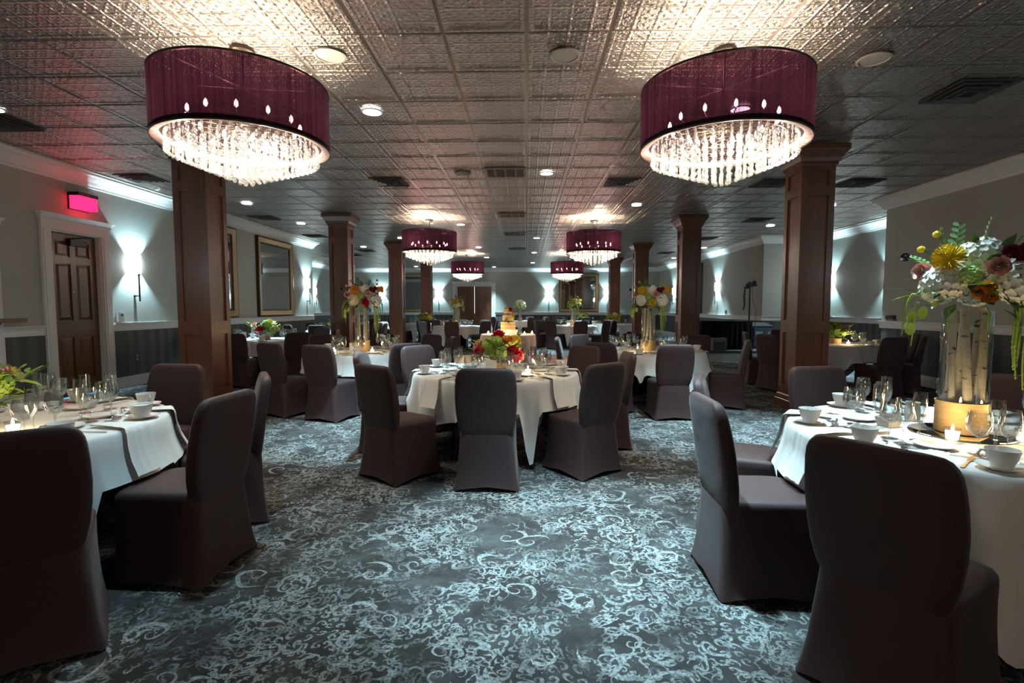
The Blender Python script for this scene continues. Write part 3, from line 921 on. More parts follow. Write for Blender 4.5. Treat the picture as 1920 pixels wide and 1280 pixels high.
# ------------------------------------------------------------------ the dance floor
df = thing('dance_floor', 'brown parquet dance floor around the cake table', 'dance floor', (0, 0, 0))
DX0, DX1, DY0, DY1 = -2.6, 2.0, 8.3, 13.8
pm = MB().box(-0.456, 0.456, -0.456, 0.456, 0.0, 0.012).mesh('parquet_panel', 'parquet', False)
for i in range(5):
    for j in range(6):
        inst('parquet_panel', pm, df, (DX0 + (i + 0.5) * 0.92, DY0 + (j + 0.5) * 0.9167, 0.001))
for (a, b, c_, d_) in ((DX0 - 0.08, DX1 + 0.08, DY0 - 0.08, DY0), (DX0 - 0.08, DX1 + 0.08, DY1, DY1 + 0.08), (DX0 - 0.08, DX0, DY0, DY1), (DX1, DX1 + 0.08, DY0, DY1)):
    build('edge_strip', MB().box(a, b, c_, d_, 0.001, 0.010), 'silver', df, smooth=False)

# ------------------------------------------------------------------ chairs
def superring(n, wfun, y0, y1, z, ex):
    pts = []
    yc, hy = (y0 + y1) / 2, (y1 - y0) / 2
    for k in range(n):
        a = 2 * PI * k / n
        c_, s_ = math.cos(a), math.sin(a)
        u = math.copysign(abs(c_) ** (2 / ex), c_)
        v = math.copysign(abs(s_) ** (2 / ex), s_)
        yy = yc + hy * v
        zz = z(u, v) if callable(z) else z
        pts.append((wfun(v) * u, yy, zz))
    return pts
def skirt_mb():
    n = 72
    def hem(u, v):
        arch = max(0.0, 1 - u * u) if abs(v) > 0.985 else max(0.0, 1 - v * v)
        return 0.004 + 0.036 * arch
    lev = [  # z, half width, y0, y1, back narrowing, exponent
        (None, 0.238, -0.005, 0.475, 0.0, 16),
        (0.06, 0.226, 0.004, 0.463, 0.0, 14),
        (0.14, 0.216, 0.012, 0.455, 0.01, 12),
        (0.25, 0.209, 0.018, 0.452, 0.04, 11),
        (0.34, 0.207, 0.020, 0.455, 0.09, 10),
        (0.40, 0.208, 0.022, 0.460, 0.13, 9),
        (0.425, 0.207, 0.024, 0.460, 0.15, 8),
        (0.440, 0.200, 0.030, 0.452, 0.15, 7),
        (0.448, 0.180, 0.050, 0.430, 0.12, 6),
        (0.453, 0.11, 0.12, 0.36, 0.0, 5),
        (0.454, 0.02, 0.22, 0.26, 0.0, 4)]
    rs = []
    for z, hw, y0, y1, nb, ex in lev:
        rs.append(superring(n, lambda v, hw=hw, nb=nb: hw * (1 - nb * max(0.0, -v) ** 2), y0, y1, hem if z is None else z, ex))
    return MB().rings(rs, True, False, True)
def back_mb():
    n = 48
    lev = [(0.36, 0.150, 0.030, 0.062), (0.40, 0.175, 0.036, 0.060), (0.43, 0.190, 0.039, 0.056), (0.50, 0.207, 0.041, 0.048), (0.58, 0.217, 0.041, 0.038),
           (0.66, 0.221, 0.040, 0.026), (0.74, 0.219, 0.038, 0.012), (0.80, 0.214, 0.036, 0.000), (0.835, 0.208, 0.034, -0.007), (0.856, 0.199, 0.031, -0.011),
           (0.872, 0.186, 0.027, -0.014), (0.882, 0.168, 0.020, -0.016), (0.887, 0.14, 0.008, -0.018)]
    rs = [superring(n, lambda v, hw=hw: hw, yc - t_, yc + t_, z, 5.0) for z, hw, t_, yc in lev]
    return MB().rings(rs, True, True, True)
skirt_mesh = skirt_mb().mesh('seat_cover', 'brown_spandex', True, 60)
back_mesh = back_mb().mesh('back_cover', 'brown_spandex', True, 60)
leg_mesh = MB().lathe([(0.012, 0.001), (0.012, 0.30)], 8, cap0=True, cap1=True).mesh('leg', 'black_metal')
CH_D = 1.25
def chair(label, x, y, fx, fy, group='brown covered banquet chairs'):
    t = thing('banquet_chair', label, 'chair', (x, y, 0), math.atan2(-fx, fy), group)
    inst('seat_cover', skirt_mesh, t)
    inst('back_cover', back_mesh, t)
    if math.hypot(x, y) < 9:
        for lx, ly in ((-0.17, 0.06), (0.17, 0.06), (-0.17, 0.40), (0.17, 0.40)):
            inst('leg', leg_mesh, t, (lx, ly, 0))
    return t

# ------------------------------------------------------------------ tables
TZ = 0.71
TR = 0.76
def cloth_mb(R, top, half, rot, seed, maxdrop=0.66, n=180, folds=18, amp=0.046, rnd=False, seats=()):
    rg = random.Random(seed)
    ph = [rg.uniform(0, 6.28) for _ in range(6)]
    rs = []
    for r in (0.001, R * 0.5, R * 0.9, R - 0.012):
        rs.append([(r * math.cos(2 * PI * k / n), r * math.sin(2 * PI * k / n), top) for k in range(n)])
    rs.append([((R - 0.002) * math.cos(2 * PI * k / n), (R - 0.002) * math.sin(2 * PI * k / n), top - 0.004) for k in range(n)])
    levels = [0.02, 0.08, 0.18, 0.32, 0.48, 0.64, 0.82, 1.0]
    for s in levels:
        ring = []
        for k in range(n):
            a = 2 * PI * k / n
            b = a - rot
            if rnd:
                d = maxdrop
            else:
                d = half / max(abs(math.cos(b)), abs(math.sin(b))) - R
                d = min(d, maxdrop) if d < maxdrop - 0.08 else maxdrop - 0.08 + 0.08 * math.tanh((d - maxdrop + 0.08) / 0.08)
            corner = 0 if rnd else (abs(math.sin(2 * b)) ** 2)
            f = math.cos(folds * a + ph[0] + 0.7 * math.sin(3 * a + ph[1])) * 0.6 + math.cos((folds - 5) * a + ph[2] + 0.5 * math.sin(2 * a)) * 0.4
            A = amp * (0.7 + 0.9 * corner)
            near = 0.0
            for q, rr in seats:
                da = abs((a - q + PI) % (2 * PI) - PI)
                near = max(near, min(1.0, max(0.0, (0.37 - da) / 0.08)))
            if near:
                d = d * (1 - near) + min(d, 0.238) * near
                A = A * (1 - near) + min(A, 0.006) * near
            r = R + 0.004 + 0.012 * min(1, s * 6) + A * (s ** 0.8) * (f + 0.15) + 0.02 * s * corner * (1 - near) + 0.055 * near * s ** 2
            ring.append((r * math.cos(a), r * math.sin(a), top - 0.006 - d * s))
        rs.append(ring)
    rs = [list(reversed(r)) for r in rs]
    m = MB().rings(rs, True)
    m.f.append(tuple(range(n)))
    return m
tt_mesh = MB().lathe([(0.001, 0.665), (TR - 0.02, 0.665), (TR - 0.012, 0.675), (TR - 0.012, 0.695), (TR - 0.02, 0.702), (0.001, 0.702)], 48).mesh('tabletop', 'table_wood')
tl_mesh = MB().tube([(0, 0, 0.664), (0, 0, 0.001)], 0.014, 8).mesh('leg', 'black_metal')
tb_mesh = MB().tube([(-0.3, 0, 0.30), (0.3, 0, 0.30)], 0.010, 6).mesh('brace', 'black_metal')
TABLES = {}
ang_names = ['near', 'near right', 'right', 'far right', 'far', 'far left', 'left', 'near left']
def seat_name(dx, dy, used):
    a = math.degrees(math.atan2(dx, -dy)) % 360
    order_ = sorted(range(8), key=lambda k: min(abs(a - 45 * k), 360 - abs(a - 45 * k)))
    for k in order_:
        if k not in used:
            used.add(k)
            return ang_names[k]
    return 'spare'
def table(key, phrase, x, y, rot, seats, seed, cloth='white_linen'):
    t = thing('round_table', 'round folding table under the white cloth, %s' % phrase, 'table', (x, y, 0), rot, 'round banquet tables')
    inst('tabletop', tt_mesh, t)
    for k in range(4):
        a = PI / 4 + k * PI / 2
        inst('leg', tl_mesh, t, (0.42 * math.cos(a), 0.42 * math.sin(a), 0))
    for s in (-1, 1):
        inst('brace', tb_mesh, t, (0, 0.297 * s, 0))
    used = set()
    out = []
    for s in seats:
        if len(s) == 4:
            cx, cy_, fx, fy = s
        else:
            cx, cy_ = s
            fx, fy = x - cx, y - cy_
        dx, dy = cx - x, cy_ - y
        d = math.hypot(dx, dy)
        q = max(d, CH_D)
        cx, cy_ = x + dx / d * q, y + dy / d * q
        nm = seat_name(dx, dy, used)
        chair('brown covered chair, %s side of the %s' % (nm, phrase), cx, cy_, fx, fy)
        out.append((nm, math.atan2(dy, dx), q))
    c = build('tablecloth', cloth_mb(TR, TZ, 1.09, rot, seed, seats=[(q[1], q[2]) for q in out if q[2] < 1.32]), cloth, None, (x, y, 0), ang=70)
    tag(c, 'white linen cloth draped over the %s' % phrase, 'tablecloth', 'white tablecloths')
    TABLES[key] = dict(x=x, y=y, phrase=phrase, seats=out)
def around(x, y, degs, d=1.27):
    # degs: 0 = near side, + to the right
    return [(x + d * math.sin(R_(a)), y - d * math.cos(R_(a))) for a in degs]

table('T1', 'front centre table', -0.28, 4.80, R_(-66 + 45), [(-0.28, 3.55, 0.0, 1.0), (-1.13, 3.755, 0.60, 0.80), (0.554, 3.968, -0.63, 0.777), (-1.52, 4.72), (0.94, 4.88), (-1.2, 5.65), (0.60, 5.60)], 1)
table('T2', 'left foreground table', -2.73, 2.50, R_(10), [(-1.80, 1.70, -0.62, 0.78), (-1.525, 2.47, -1.0, 0.06), (-1.68, 3.20, -0.86, -0.5), (-2.62, 3.70)], 2)
table('T3', 'right foreground table', 2.12, 2.47, R_(20), [(1.10, 1.60, 0.82, 0.57), (0.91, 2.44, 1.0, -0.02), (1.16, 3.12, 0.93, -0.36), (2.10, 3.62, 0.15, -1.0), (3.05, 3.25), (3.35, 2.35)], 3)
table('T4', 'right middle table', 1.70, 7.15, R_(-40), [(1.72, 6.02, -0.05, 1.0), (0.93, 6.22), (0.55, 7.3), (0.85, 8.05), (1.76, 8.4), (2.66, 8.0), (2.85, 6.75)], 4)
table('T5', 'left middle table', -2.25, 6.98, R_(15), [(-2.36, 5.76, 0.3, 0.95), (-3.04, 5.98, 0.45, 0.89), (-1.42, 6.05), (-1.06, 7.35), (-1.48, 8.0), (-2.34, 8.25), (-3.17, 7.87)], 5)
table('T6', 'table by the left wall', -4.85, 9.40, R_(30), around(-4.85, 9.40, [-150, -100, -50, 5, 50, 100, 150]), 6)
table('T7', 'table behind the near right column', 5.02, 8.65, R_(0), [(3.80, 8.15), (3.85, 8.95), (5.25, 7.42), (5.92, 7.85), (6.2, 8.5), (4.9, 9.95)], 7)
table('T8', 'far table left of the cake', -2.2, 16.4, R_(12), around(-2.2, 16.4, [0, 50, 95, 140, 180, -140, -95, -48]), 8)
table('T9', 'far table right of the cake', 1.57, 17.0, R_(33), around(1.57, 17.0, [5, 50, 100, -165, -125, -80, -40]), 9)
table('T10', 'rear table behind the cake', -0.26, 22.6, R_(20), around(-0.26, 22.6, [25, 70, 115, 160, -155, -110, -65, -22]), 10)
table('T11', 'far right table', 3.2, 18.7, R_(5), around(3.2, 18.7, [-15, 40, 90, 135, 180]), 11)
table('T12', 'far left table', -3.75, 18.9, R_(25), around(-3.75, 18.9, [10, 60, 180, -130, -85, -40, 130]), 12)
table('T13', 'table behind the second left column', -5.0, 13.4, R_(40), around(-5.0, 13.4, [0, 48, 95, 140, 185, -130, -85, -42]), 13)
table('T14', 'table behind the third left column', -6.3, 20.3, R_(18), around(-6.3, 20.3, [-20, 25, 80, 180, -140, 130]), 14)
table('T15', 'rear table under the right mirror', 2.6, 23.2, R_(28), around(2.6, 23.2, [0, 45, 95, 150, -160, -110, -55]), 15)

# ------------------------------------------------------------------ tableware
def lathe_obj(prof, n, name, mat, ang=50):
    return MB().lathe(prof, n).mesh(name, mat, True, ang)
cup_mesh = lathe_obj([(0.001, 0.010), (0.022, 0.010), (0.024, 0.004), (0.027, 0.004), (0.028, 0.012), (0.038, 0.034), (0.045, 0.066), (0.043, 0.066), (0.036, 0.036), (0.026, 0.016), (0.001, 0.014)], 28, 'bowl', 'porcelain')
cuph_mesh = MB().tube([(0.040, 0, 0.058), (0.056, 0, 0.060), (0.064, 0, 0.047), (0.056, 0, 0.032), (0.037, 0, 0.028)], 0.0042, 6).mesh('handle', 'porcelain')
saucer_mesh = lathe_obj([(0.001, 0.004), (0.03, 0.004), (0.032, 0.002), (0.04, 0.002), (0.076, 0.016), (0.078, 0.018), (0.07, 0.016), (0.04, 0.006), (0.001, 0.006)], 32, 'saucer', 'porcelain')
plate_mesh = lathe_obj([(0.001, 0.003), (0.05, 0.003), (0.052, 0.001), (0.06, 0.001), (0.086, 0.013), (0.088, 0.015), (0.08, 0.014), (0.056, 0.006), (0.001, 0.006)], 32, 'bread_plate', 'porcelain')
def stem_glass(name, h, stem, br, rr):
    bh = h - stem
    prof_b = [(0.005, stem), (br * 0.55, stem + bh * 0.08), (br * 0.92, stem + bh * 0.28), (br, stem + bh * 0.48), (br * 0.96, stem + bh * 0.75), (rr, h), (rr - 0.002, h), (br - 0.004, stem + bh * 0.5), (br * 0.5, stem + bh * 0.11), (0.001, stem + bh * 0.07)]
    bowl = lathe_obj(prof_b, 22, 'bowl', 'clear_glass')
    st = lathe_obj([(0.001, 0.004), (0.033, 0.001), (0.034, 0.003), (0.012, 0.007), (0.0045, 0.014), (0.004, stem * 0.6), (0.006, stem)], 18, 'stem', 'clear_glass')
    return bowl, st
G_GOB = stem_glass('water_goblet', 0.178, 0.072, 0.043, 0.036)
G_WINE = stem_glass('wine_glass', 0.202, 0.090, 0.037, 0.031)
G_FLU = stem_glass('champagne_flute', 0.220, 0.080, 0.028, 0.025)
def napkin_mb():
    m = MB()
    prof = [(-0.20, 0.010, 0.030), (-0.14, 0.013, 0.040), (-0.08, 0.012, 0.055), (-0.03, 0.010, 0.066), (0.010, 0.008, 0.072), (0.022, 0.002, 0.076), (0.027, -0.02, 0.080), (0.034, -0.08, 0.084), (0.053, -0.15, 0.088), (0.087, -0.222, 0.092)]
    rows = []
    for (v, z, hw) in prof:
        row = []
        for k in range(9):
            u = -1 + k / 4
            fold = 0.006 * math.cos(u * 5.0 + 1.0)
            if z > -0.001:
                row.append((u * hw, v, z + abs(fold)))
            else:
                row.append((u * hw, v + abs(fold) * 1.2, z))
        rows.append(row)
    m.rings(rows, False)
    return m
napkin_mesh = napkin_mb().mesh('napkin', 'napkin_linen', True, 80)
def cut_mb(kind):
    m = MB()
    hd = [(-0.09, 0.0045), (-0.085, 0.0065), (-0.04, 0.0045), (0.02, 0.003), (0.035, 0.003)]
    if kind == 'fork':
        hd += [(0.045, 0.008), (0.055, 0.0115), (0.07, 0.0115)]
    elif kind == 'knife':
        hd += [(0.04, 0.009), (0.09, 0.0095), (0.105, 0.006), (0.11, 0.001)]
    else:
        hd += [(0.045, 0.010), (0.06, 0.0165), (0.075, 0.0165), (0.09, 0.009), (0.094, 0.002)]
    rs = [[(-h, y, 0.002), (h, y, 0.002), (h, y, 0.004 + (0.004 if y > 0.05 else 0)), (-h, y, 0.004 + (0.004 if y > 0.05 else 0))] for y, h in hd]
    m.rings(rs, True, True, True)
    return m
fork_h = cut_mb('fork').mesh('handle', 'silver')
tine = MB()
fork_t = MB().box(-0.0014, 0.0014, 0.07, 0.105, 0.004, 0.006).mesh('tine', 'silver', False)
knife_mesh = cut_mb('knife').mesh('table_knife', 'silver')
spoon_mesh = cut_mb('spoon').mesh('teaspoon', 'silver')

def place(tkey, seat, items):
    T = TABLES[tkey]
    nm, a, _ = seat
    z = TZ + 0.001
    rz = a + PI / 2        # local +y points outward to the diner
    rz = a - PI / 2
    ca, sa = math.cos(rz), math.sin(rz)
    def W(u, v):           # u: diner's right, v: distance in from the rim
        lx, ly = -u, TR - v
        return (T['x'] + lx * ca - ly * sa, T['y'] + lx * sa + ly * ca, z)
    where = '%s place of the %s' % (nm, T['phrase'])
    def put(name, label, cat, u, v, parts, rot=0.0, grp=None):
        p = W(u, v)
        if len(parts) == 1:
            o = inst(name, parts[0][1], None, p, (0, 0, rz + rot))
            return tag(o, label, cat, grp)
        t = thing(name, label, cat, p, rz + rot, grp)
        for pn, me in parts:
            inst(pn, me, t)
        return t
    j = lambda: random.uniform(-0.006, 0.006)
    if 'n' in items:
        o = inst('napkin', napkin_mesh, None, W(0.0, 0.0), (0, 0, rz + random.uniform(-0.06, 0.06)))
        tag(o, 'white napkin over the rim, %s' % where, 'napkin', 'draped napkins')
    if 'c' in items:
        u, v = 0.20 + j(), 0.115 + j()
        put('saucer', 'white saucer, %s' % where, 'saucer', u, v, [('saucer', saucer_mesh)], 0, 'saucers')
        t = put('coffee_cup', 'white coffee cup, %s' % where, 'cup', u, v, [('bowl', cup_mesh), ('handle', cuph_mesh)], random.uniform(-0.6, 0.6), 'coffee cups')
        t.scale = (1.18, 1.18, 1.12)
        t.location.z += 0.0045
    if 'g' in items:
        put('water_goblet', 'round water goblet, %s' % where, 'glass', 0.10 + j(), 0.31 + j(), [('bowl', G_GOB[0]), ('stem', G_GOB[1])], 0, 'water goblets')
    if 'w' in items:
        put('wine_glass', 'stemmed wine glass, %s' % where, 'glass', 0.198 + j(), 0.285 + j(), [('bowl', G_WINE[0]), ('stem', G_WINE[1])], 0, 'wine glasses')
    if 'f' in items:
        put('champagne_flute', 'slim champagne flute, %s' % where, 'glass', 0.14 + j(), 0.40 + j(), [('bowl', G_FLU[0]), ('stem', G_FLU[1])], 0, 'champagne flutes')
    if 'b' in items:
        put('bread_plate', 'small white bread plate, %s' % where, 'plate', -0.045 + j(), 0.318 + j(), [('bread_plate', plate_mesh)], 0, 'bread plates').scale = (0.9, 0.9, 1.0)
    if 'k' in items:
        t = thing('dinner_fork', 'silver fork, %s' % where, 'fork', W(-0.115, 0.125), rz + PI, 'forks')
        inst('handle', fork_h, t)
        for q in (-0.0095, -0.0032, 0.0032, 0.0095):
            inst('tine', fork_t, t, (q, 0, 0))
        put('table_knife', 'silver knife, %s' % where, 'knife', 0.098, 0.125, [('table_knife', knife_mesh)], PI, 'knives')
        put('teaspoon', 'silver teaspoon, %s' % where, 'spoon', 0.10, 0.255 - 0.03, [('teaspoon', spoon_mesh)], PI / 2, 'teaspoons')
items_by = {'T1': 'ncgwfbk', 'T2': 'ncgwfbk', 'T3': 'ncgwfbk', 'T4': 'ncgwfb', 'T5': 'ncgwfb', 'T6': 'ncgw', 'T7': 'ncgw', 'T8': 'ngw', 'T9': 'ngw', 'T10': 'ng', 'T11': 'ng', 'T12': 'ng', 'T13': 'ncgw', 'T14': 'ng', 'T15': 'ng'}
for k, it in items_by.items():
    for s in TABLES[k]['seats']:
        place(k, s, it)
# two more settings on the near tables whose chairs stand outside the picture
for key, nm, dx, dy in (('T2', 'far left', -0.8, 0.6), ('T3', 'near', 0.15, -1.0)):
    place(key, (nm, math.atan2(dy, dx), 1.3), 'ncgwfbk')

# candles, cards
votive_mesh = lathe_obj([(0.001, 0.004), (0.024, 0.002), (0.026, 0.004), (0.031, 0.058), (0.029, 0.058), (0.025, 0.008), (0.001, 0.007)], 20, 'glass_cup', 'clear_glass')
wax_mesh = lathe_obj([(0.001, 0.009), (0.023, 0.009), (0.027, 0.040), (0.006, 0.038), (0.001, 0.038)], 18, 'wax', 'candle_glow')
flame_mesh = lathe_obj([(0.001, 0.040), (0.005, 0.046), (0.006, 0.054), (0.003, 0.066), (0.0005, 0.074)], 8, 'flame', 'flame')
def votive(label, x, y, z=TZ + 0.001, watts=1.2):
    t = thing('votive_candle', label, 'candle', (x, y, z), 0, 'votive candles')
    inst('glass_cup', votive_mesh, t); inst('wax', wax_mesh, t); inst('flame', flame_mesh, t)
    lamp('candle_lamp', 'POINT', t, (0, 0, 0.10), watts, (1.0, 0.68, 0.32), 0.02)
def card(label, x, y, rz, z=TZ + 0.001, wd_=0.10, h_=0.125, mark=True):
    t = thing('table_card', label, 'card', (x, y, z), rz, 'table number cards')
    build('front_leaf', MB().add([(-wd_ / 2, -0.035, 0.0), (wd_ / 2, -0.035, 0.0), (wd_ / 2, 0, h_), (-wd_ / 2, 0, h_), (-wd_ / 2, -0.033, 0.0), (wd_ / 2, -0.033, 0.0), (wd_ / 2, 0.002, h_), (-wd_ / 2, 0.002, h_)],
          [(0, 1, 2, 3), (7, 6, 5, 4), (0, 4, 5, 1), (1, 5, 6, 2), (2, 6, 7, 3), (3, 7, 4, 0)]), 'paper', t, smooth=False)
    build('rear_leaf', MB().add([(wd_ / 2, 0.037, 0.0), (-wd_ / 2, 0.037, 0.0), (-wd_ / 2, 0.002, h_), (wd_ / 2, 0.002, h_), (wd_ / 2, 0.035, 0.0), (-wd_ / 2, 0.035, 0.0), (-wd_ / 2, 0.0025, h_ - 0.003), (wd_ / 2, 0.0025, h_ - 0.003)],
          [(0, 1, 2, 3), (7, 6, 5, 4), (0, 4, 5, 1), (1, 5, 6, 2), (2, 6, 7, 3), (3, 7, 4, 0)]), 'paper', t, smooth=False)
    if mark:
        def q(u, s):
            return (u * wd_, -0.036 + 0.035 * s, h_ * s)
        def stroke(u0, s0, u1, s1, wq):
            d = Vector((u1 - u0, 0, s1 - s0)).normalized()
            a_, b_ = d.z * wq, -d.x * wq
            return MB().add([q(u0 - a_, s0 - b_), q(u0 + a_, s0 + b_), q(u1 + a_, s1 + b_), q(u1 - a_, s1 - b_)], [(0, 1, 2, 3)])
        build('numeral', stroke(0.02, 0.14, 0.10, 0.46, 0.016), 'ink', t, smooth=False)
        m = MB()
        for i in range(12):
            u0 = -0.3 + i * 0.05
            s = stroke(u0, 0.72 + 0.02 * (i % 2), u0 + 0.045, 0.74 - 0.02 * (i % 2), 0.006)
            m.add(s.v, s.f)
        build('script_line', m, 'vent_grey', t, smooth=False)
card('white tent card with a slanted numeral on the front centre table', -0.31, 4.565, R_(2))
card('white tent card beside the vase on the left middle table', -2.31, 6.78, R_(18))
card('white tent card beside the vase on the right middle table', 1.88, 6.98, R_(-12))
card('tall pale card at the right picture edge, right foreground table', 2.40, 2.36, R_(-40), wd_=0.11, h_=0.14)
card('white tent card on the table by the left wall', -5.16, 9.20, R_(30), h_=0.15)
votive('lit votive right of the flowers on the front centre table', 0.02, 4.60)
votive('lit votive left of the birch vase, right foreground table', 1.90, 2.30)
votive('lit votive right of the birch vase, right foreground table', 2.19, 2.28)
votive('lit votive left of the vase, left middle table', -2.55, 6.72)
votive('lit votive right of the vase, left middle table', -2.03, 6.70)
votive('lit votive left of the vase, right middle table', 1.52, 6.98)
votive('lit votive near the flowers on the left foreground table', -2.44, 2.34)
votive('lit votive on the table behind the near right column', 5.20, 8.38)
votive('lit votive before the vase, far table left of the cake', -2.35, 16.1)
votive('lit votive before the vase, far table right of the cake', 1.35, 16.7)

# ------------------------------------------------------------------ flowers
def fib(n, hemi=False):
    out = []
    for i in range(n):
        z = 1 - (2 * i + 1) / n * (1.0 if not hemi else 0.62)
        r = math.sqrt(max(0, 1 - z * z))
        a = i * 2.399963
        out.append(Vector((r * math.cos(a), r * math.sin(a), z)))
    return out
def tangent(d):
    a = d.cross(Vector((0.3, 0.5, 0.81))).normalized()
    return a, d.cross(a).normalized()
def hydrangea_mb(n=84):
    m = MB()
    m.sphere((0, 0, 0), 0.80, 10, 7)
    for i, d in enumerate(fib(n)):
        a, b = tangent(d)
        th = i * 1.3
        for k in range(4):
            q = th + k * PI / 2
            dr = a * math.cos(q) + b * math.sin(q)
            m.petal(d * 0.88, dr, d, 0.21, 0.20, 0.12, 0.22)
    return m
def rose_mb():
    m = MB()
    for lay, (n, tilt, L, W, r0) in enumerate([(3, 0.15, 0.75, 0.55, 0.06), (4, 0.4, 0.85, 0.7, 0.12), (5, 0.75, 0.95, 0.85, 0.18), (6, 1.1, 1.0, 0.95, 0.22), (6, 1.45, 1.0, 0.95, 0.22)]):
        for k in range(n):
            a = 2 * PI * k / n + lay * 0.7
            d = Vector((math.cos(a) * math.sin(tilt), math.sin(a) * math.sin(tilt), math.cos(tilt)))
            nr = Vector((-math.cos(a) * math.cos(tilt), -math.sin(a) * math.cos(tilt), math.sin(tilt)))
            m.petal((math.cos(a) * r0, math.sin(a) * r0, -0.1 * lay), d, nr, L, W, 0.35, 0.18)
    return m
def pin_mb():
    m = MB()
    m.sphere((0, 0, 0), 0.5, 10, 7)
    for d in fib(190):
        if d.z < -0.5:
            continue
        a, b = tangent(d)
        p = d * 0.45
        q = d * 1.0 + Vector((0, 0, 0.10))
        m.add([p + a * 0.035, p - a * 0.018 + b * 0.03, p - a * 0.018 - b * 0.03, q + a * 0.045, q - a * 0.022 + b * 0.04, q - a * 0.022 - b * 0.04], [(0, 1, 4, 3), (1, 2, 5, 4), (2, 0, 3, 5), (3, 4, 5)])
    return m
def dahlia_mb():
    m = MB()
    m.sphere((0, 0, 0), 0.45, 8, 6)
    for d in fib(54, True):
        up = Vector((0, 0, 1))
        nr = up - d * up.dot(d)
        if nr.length < 0.05:
            nr = Vector((1, 0, 0))
        m.petal(d * 0.35, d, nr, 0.62, 0.34, 0.4, 0.15)
    return m
def lily_mb():
    m = MB()
    for k in range(6):
        a = 2 * PI * k / 6
        d = Vector((math.cos(a) * 0.75, math.sin(a) * 0.75, 0.66))
        m.petal((0, 0, 0), d, Vector((-math.cos(a), -math.sin(a), 0.9)), 1.15, 0.42, 0.25, -0.18)
    return m
def ball_mb():
    m = MB()
    m.sphere((0, 0, 0), 0.9, 14, 9)
    for d in fib(70):
        m.sphere(d * 0.9, 0.14, 5, 3)
    return m
def leaf_mb():
    m = MB()
    vs_ = []
    for u, ww in ((0, 0.05), (0.15, 0.5), (0.4, 1.0), (0.7, 0.75), (1.0, 0.03)):
        for q in (-1, 0, 1):
            vs_.append((q * ww * 0.22, u, 0.16 * u - 0.28 * u * u + 0.05 * abs(q) * ww))
    m.add(vs_, [(i * 3 + j, i * 3 + j + 1, i * 3 + j + 4, i * 3 + j + 3) for i in range(4) for j in range(2)])
    return m
def round_leaf_mb():
    m = MB()
    n = 12
    rs = [[(0.02 * math.cos(2 * PI * k / n), 0.5 + 0.02 * math.sin(2 * PI * k / n), 0.05) for k in range(n)], [(0.34 * math.cos(2 * PI * k / n), 0.5 + 0.5 * math.sin(2 * PI * k / n), 0.0) for k in range(n)]]
    m.rings(rs, True)
    return m
def sprig_mb(n=11):
    m = MB()
    pts = [(0.10 * math.sin(2 * u), u, 0.05 * math.sin(3 * u)) for u in [i / 8 for i in range(9)]]
    m.tube(pts, [0.012 * (1 - 0.6 * i / 8) for i in range(9)], 5)
    for i in range(n):
        u = 0.18 + 0.82 * i / (n - 1)
        p = Vector((0.10 * math.sin(2 * u), u, 0.05 * math.sin(3 * u)))
        sgn = 1 if i % 2 else -1
        m.petal(p, (sgn * 0.8, 0.6, 0.1 * sgn), (0, 0, 1), 0.24 * (1.15 - 0.5 * u), 0.10, 0.15, 0.05)
    return m
def tail_mb(L=1.0):
    m = MB()
    rg = random.Random(5)
    pts = []
    for i in range(15):
        u = i / 14
        x = 0.16 * math.sin(min(1, u * 3) * PI / 2)
        pts.append(Vector((x + 0.015 * math.sin(u * 7), 0.012 * math.cos(u * 6), 0.10 * math.sin(min(1.0, u * 5) * PI) * (1 - u) - u * L)))
    m.tube(pts, [0.028 * (1.0 - 0.6 * (i / 14) ** 2) for i in range(15)], 7)
    for i in range(46):
        u = 0.08 + 0.92 * rg.random()
        k = min(13, int(u * 14))
        p = pts[k].lerp(pts[k + 1], u * 14 - k)
        a = rg.uniform(0, 6.28)
        m.sphere(p + Vector((math.cos(a), math.sin(a), 0)) * 0.026 * (1 - 0.5 * u), 0.018 * (1 - 0.4 * u), 5, 3)
    return m
FM = {'hydrangea': hydrangea_mb().mesh('hydrangea', 'petal_white', True, 80), 'rose': rose_mb().mesh('rose', 'petal_pink', True, 80),
      'pincushion': pin_mb().mesh('pincushion', 'petal_yellow', True, 80), 'dahlia': dahlia_mb().mesh('dahlia', 'petal_red', True, 80),
      'lily': lily_mb().mesh('lily', 'petal_white', True, 80), 'billy_button': ball_mb().mesh('billy_button', 'petal_yellow', True, 80),
      'leaf': leaf_mb().mesh('leaf', 'leaf_green', True, 80), 'round_leaf': round_leaf_mb().mesh('round_leaf', 'leaf_lime', True, 80),
      'sprig': sprig_mb().mesh('leafy_sprig', 'leaf_green', True, 80), 'tail': tail_mb().mesh('amaranth_tail', 'amaranth', True, 80)}
NAMES = {'sprig': 'leafy_sprig', 'tail': 'amaranth_tail'}
def face(d):
    return Vector(d).to_track_quat('Z', 'Y').to_euler()
def along(d):
    return Vector(d).to_track_quat('Y', 'Z').to_euler()
def bloom(t, kind, p, r, mat, d=None, rot=None):
    d = d or (p[0], p[1], 0.25)
    if isinstance(r, (int, float)):
        r = (r, r, r)
    e = rot if rot is not None else (along(d) if kind in ('leaf', 'round_leaf', 'sprig') else face(d))
    return inst(NAMES.get(kind, kind), FM[kind], t, p, e, r, mat)
vase_mesh = lathe_obj([(0.001, 0.004), (0.092, 0.001), (0.094, 0.006), (0.094, 0.575), (0.089, 0.575), (0.089, 0.012), (0.001, 0.010)], 40, 'glass_vase', 'vase_glass')
wrap_mesh = lathe_obj([(0.098, 0.004), (0.102, 0.01), (0.101, 0.14), (0.104, 0.150), (0.097, 0.152), (0.096, 0.004)], 40, 'bark_wrap', 'bark_wrap')
